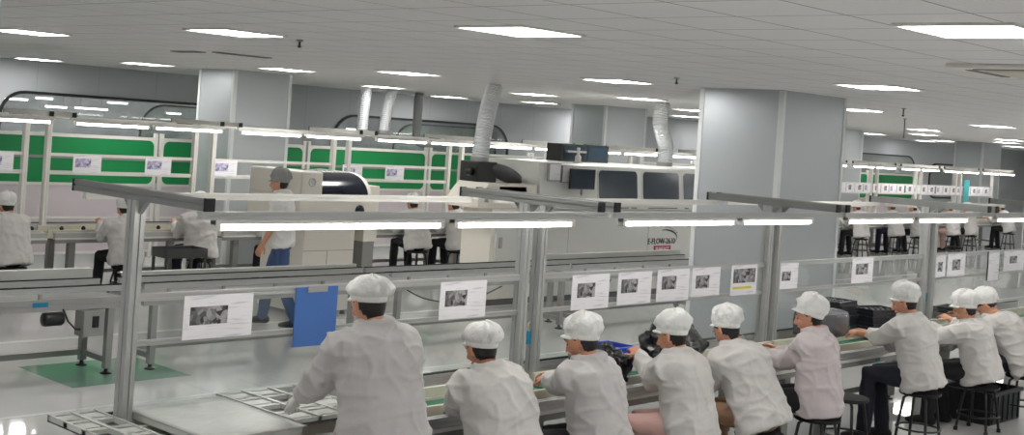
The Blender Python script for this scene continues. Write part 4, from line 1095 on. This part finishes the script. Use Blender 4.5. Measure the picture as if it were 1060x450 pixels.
o2 = MB().box(-.35, .35, -.06, .0, 0, .03, .006).build('tool_rail', M['white_metal']); o2.location = (13.6, YM+.02, 1.412); tag(o2, 'white rail lying on the ledge left of the keyboard', 'rail')
# dark control console on top, with a white lamp
t = thing('control_console', (15.3, YM+1.0, 2.0), 'dark control console standing on top of the windowed machine', 'console'); o = V(t.location)
MB().box(14.75, 15.9, YM+.85, YM+1.15, 2.0, 2.27, .01).build('casing', M['black'], t, off=o)
b = MB()
for x0, x1 in ((14.8, 15.3), (15.38, 15.84)): b.box(x0, x1, YM+.843, YM+.852, 2.03, 2.24)
b.build('screen', M['win_dark'], t, off=o)
MB().box(14.85, 15.3, YM+.80, YM+.852, 2.14, 2.17, .004).build('hand_bar', M['steel'], t, off=o)
t = thing('sensor_head', (14.45, YM+.25, 2.0), 'small white bottle-shaped sensor on top of the windowed machine', 'sensor')
MB().lathe([(.04, 0), (.045, .02), (.045, .1), (.02, .13), (.02, .2), (.028, .21), (.02, .23)], (0, 0, 0), 16).build('sensor_body', M['white_metal'], t, True)
MB().box(-.06, .06, -.05, .05, 0, .012).build('mount_plate', M['steel'], t)

# inlet cabinet
t = thing('inlet_cabinet', (12.6, YM, 0), 'white inlet cabinet with sloped top left of the windowed machine', 'machine'); o = V(t.location)
b = MB(); b.box(12.5, 13.36, YM+.05, YM+.62, .1, 1.34, .008); b.build('cabinet', M['machine_warm'], t, off=o)
b = MB(); b.prism([(12.20, 1.345), (13.36, 1.345), (13.36, 1.68), (12.40, 1.68), (12.28, 1.56), (12.20, 1.46)], (0, YM+.04, 0), (1, 0, 0), (0, 0, 1), (0, .6, 0)); b.build('hood', M['machine_warm'], t, off=o)
MB().prism(rrect(12.58, 13.3, .3, 1.28, .1), (0, YM+.02, 0), (1, 0, 0), (0, 0, 1), (0, .031, 0)).build('front_door', M['machine'], t, off=o)
MB().box(12.6, 13.15, YM+.04, YM+.06, 1.57, 1.645, .003).build('feed_slot', M['black'], t, off=o)
MB().box(12.55, 13.3, YM+.12, YM+.58, 0, .1).build('plinth', M['dark_grey'], t, off=o)
MB().box(12.63, 12.69, YM-.0, YM+.022, .8, .95, .004).build('handle', M['steel'], t, off=o)
t = thing('exhaust_blower', (12.5, YM+.7, 1.68), 'black exhaust blower with grey tilted cowl on the inlet cabinet', 'blower'); o = V(t.location)
MB().box(12.42, 12.80, YM+.3, YM+.65, 1.681, 1.96, .015).build('fan_box', M['black'], t, off=o)
b = MB(); b.ell((0, 0, 0), (.36, .12, .11), None, 24, 14)
for v in b.bm.verts: v.co = Matrix.Rotation(-.0, 3, 'Y') @ v.co
ob = b.build('cowl', M['dark_grey'], t, True); ob.location = V((13.02, YM+.35, 1.80))-o; ob.rotation_euler = (0, .28, 0)
b = MB(); b.lathe([(.05, -.06), (.055, 0), (.05, .05)], V((12.39, YM+.42, 1.82))-o, 14, Matrix.Rotation(PI/2, 3, 'Y')); b.build('motor', M['black'], t, True)
def duct(pts, r, lb, per=.035):
    pts = [V(p) for p in pts]
    L = sum((b_-a).length for a, b_ in zip(pts, pts[1:])); n = int(L/per)*2
    P, Rr = [], []
    def at(s):
        for a, b_ in zip(pts, pts[1:]):
            l = (b_-a).length
            if s <= l or b_ is pts[-1]: return a+(b_-a)*min(1, s/l)
            s -= l
    for i in range(n+1):
        P.append(at(L*i/n)); Rr.append(r*(1.0 if i % 2 else .86))
    t = thing('foil_duct', pts[0], lb, 'duct', 'foil ducts rising to the ceiling'); o = V(t.location)
    b = MB(); b.tube(P, Rr, 20, rnd=False); b.build('hose', M['duct'], t, .9, o)
    b = MB(); b.lathe([(r*1.0, 0), (r*1.04, .01), (r*1.04, .06), (r, .065)], (0, 0, -.005), 20); b.build('clamp', M['steel'], t, .6)
duct(smooth_pts([(12.62, YM+.48, 1.96), (12.68, YM+.5, 2.3), (12.8, YM+.55, 2.7), (12.96, YM+.60, 3.02)]), .125, 'thick corrugated foil duct rising from the black blower to the ceiling')
duct(smooth_pts([(17.4, YM+.85, 2.0), (17.42, YM+.85, 2.3), (17.2, YM+.85, 2.7), (17.25, YM+.85, 3.045)]), .13, 'corrugated foil duct just left of the nearest pillar, on the windowed machine')
duct(smooth_pts([(15.40, 18.35, 2.2), (15.42, 18.35, 2.6), (15.45, 18.35, 3.03)]), .11, 'thin foil duct left of the pair behind the dark-lidded machine')
duct(smooth_pts([(15.94, 18.35, 2.2), (15.98, 18.35, 2.6), (16.08, 18.35, 3.03)]), .11, 'thin foil duct right of the pair behind the dark-lidded machine')
b = MB(); b.tube(smooth_pts([(17.28, 18.9, 3.045), (17.28, 18.9, 2.3), (17.31, 18.9, 2.1), (17.53, 18.9, 2.02), (18.4, 18.9, 2.0)]), .09, 14, rnd=False)
o2 = b.build('grey_pipe', M['pipe'], None, True, (16.75, 18.9, 2.0)); o2.location = (16.75, 18.9, 2.0); tag(o2, 'grey pipe dropping from the ceiling and bending right, behind the foil duct', 'pipe')

# cabinet machine with dark curved lid
t = thing('lidded_machine', (9.85, YM, 0), 'white cabinet machine with dark curved lid behind the standing worker', 'machine'); o = V(t.location)
MB().box(9.5, 10.28, YM+.25, YM+1.1, .06, 1.12, .01).build('cabinet', M['machine_warm'], t, off=o)
b = MB(); b.box(9.5, 10.28, YM+.246, YM+.251, .80, .806); b.box(9.86, 9.866, YM+.246, YM+.251, .1, .8); b.build('door_seam', M['grey_paint'], t, off=o)
MB().box(9.3, 10.4, YM+.12, YM+1.15, 1.12, 1.46, .01).build('upper_deck', M['machine_warm'], t, off=o)
MB().box(9.65, 10.1, YM+.113, YM+.121, 1.19, 1.21).build('paper_slot', M['black'], t, off=o)
b = MB(); b.lathe([(.07, 0), (.07, .012), (.05, .018)], V((10.22, YM+.119, 1.30))-o, 20, Matrix.Rotation(PI/2, 3, 'X')); b.build('emblem', M['lid_dark'], t, True)
b = MB(); b.lathe([(.055, 0), (.055, .006), (.045, .006), (.045, .003), (.02, .003)], V((9.46, YM+.109, 1.64))-o, 24, Matrix.Rotation(PI/2, 3, 'X')); b.build('round_vent', M['guard'], t, True)
arc = [(.12, 1.46)]+[(.12+.42*(1-math.cos(a)), 1.46+.29*math.sin(a)) for a in [PI/2*i/10 for i in range(1, 11)]]+[(1.15, 1.75), (1.15, 1.46)]
MB().box(9.3, 9.62, YM+.11, YM+1.15, 1.462, 1.76, .02).build('side_housing', M['machine_warm'], t, off=o)
MB().prism(arc, (10.33, YM, 0), (0, 1, 0), (0, 0, 1), (.07, 0, 0)).build('side_cheek', M['machine_warm'], t, off=o)
arc2 = [(.125, 1.462)]+[(.10+.42*(1-math.cos(a)), 1.462+.285*math.sin(a)) for a in [PI/2*i/10 for i in range(1, 11)]]+[(1.1, 1.745), (1.1, 1.462)]
l_ = MB().prism(arc2, (9.622, YM, 0), (0, 1, 0), (0, 0, 1), (.706, 0, 0)).build('curved_lid', M['lid_dark'], t, .5, off=o)
MB().box(9.66, 10.28, YM+.095, YM+.118, 1.43, 1.455, .004).build('lid_handle', M['steel'], l_, off=o)
for x in (9.56, 10.22):
    for y in (.32, 1.03): MB().lathe([(.03, 0), (.03, .03), (.012, .06)], V((x, YM+y, 0))-o, 12).build('foot', M['black'], t)
t = thing('paper_tray', (10.52, YM+.4, 0), 'narrow cream side stand right of the dark-lidded machine', 'stand'); o = V(t.location)
MB().box(10.42, 10.64, YM+.25, YM+.7, .9, 1.6, .008).build('box_body', M['machine_warm'], t, off=o)
MB().box(10.44, 10.62, YM+.27, YM+.68, .0, .9, .004).build('stand_body', M['grey_paint'], t, off=o)

# ------------------------------------------------------------------ shelving and cartons at the far right
t = thing('wire_rack', (37.6, 14.1, 0), 'pale wire rack at the right edge beyond the far sheets', 'rack'); 
b = MB()
for x in (-.9, .9):
    for y in (-.25, .25): b.tube([(x, y, 0), (x, y, 1.75)], .018, 8)
b.build('upright', M['white_metal'], t, True)
for z in (.2, .65, 1.1, 1.4, 1.72):
    b = MB()
    for y in [-.25+.05*i for i in range(11)]: b.tube([(-.9, y, z), (.9, y, z)], .008, 6)
    for x in (-.9, -.3, .3, .9): b.tube([(x, -.25, z-.012), (x, .25, z-.012)], .01, 6)
    b.build('shelf', M['white_metal'], t, True)
for i, (x, z, w, h, lb) in enumerate(((-.5, .22, .5, .35, 'lower carton at the left of the pale wire rack'), (.3, .22, .6, .36, 'lower carton at the right of the pale wire rack'), (-.1, .67, .9, .34, 'wide carton on the middle shelf of the pale wire rack'))):
    o2 = MB().box(-w/2, w/2, -.2, .2, 0, h, .006).build('carton', M['white_metal']); o2.location = (37.6+x, 14.1, z); tag(o2, lb, 'carton', 'pale cartons on the wire rack')
    MB().box(-w/2+.01, w/2-.01, -.03, .03, h-.002, h+.002).build('tape', M['cream'], o2)

# ------------------------------------------------------------------ camera, world, view
yaw, pit, rol, f = 8.14919424e-01, -1.955527e-03, 6.82127929e-02, 1325.8
Fv = V((math.sin(yaw)*math.cos(pit), math.cos(yaw)*math.cos(pit), math.sin(pit)))
r = V((math.cos(yaw), -math.sin(yaw), 0)); u = r.cross(Fv)
r2 = r*math.cos(rol)+u*math.sin(rol); u2 = -r*math.sin(rol)+u*math.cos(rol)
cd = bpy.data.cameras.new('camera'); cam = bpy.data.objects.new('camera', cd); COL.objects.link(cam)
cam.matrix_world = Matrix(((r2.x, u2.x, -Fv.x, 0), (r2.y, u2.y, -Fv.y, 0), (r2.z, u2.z, -Fv.z, 2.4), (0, 0, 0, 1)))
cd.sensor_fit = 'HORIZONTAL'; cd.sensor_width = 36; cd.lens = f/1060*36; cd.shift_y = -(225-138.63)/1060
cd.clip_start = .05; cd.clip_end = 200
S.camera = cam
w = bpy.data.worlds.new('world'); S.world = w; w.use_nodes = True
w.node_tree.nodes['Background'].inputs[0].default_value = (.6, .62, .65, 1); w.node_tree.nodes['Background'].inputs[1].default_value = .2
S.view_settings.view_transform = 'Standard'; S.view_settings.look = 'None'; S.view_settings.gamma = 1; S.view_settings.use_curve_mapping = False
S.view_settings.exposure = .5
S.cycles.diffuse_bounces = 6; S.cycles.max_bounces = 14; S.cycles.transparent_max_bounces = 24
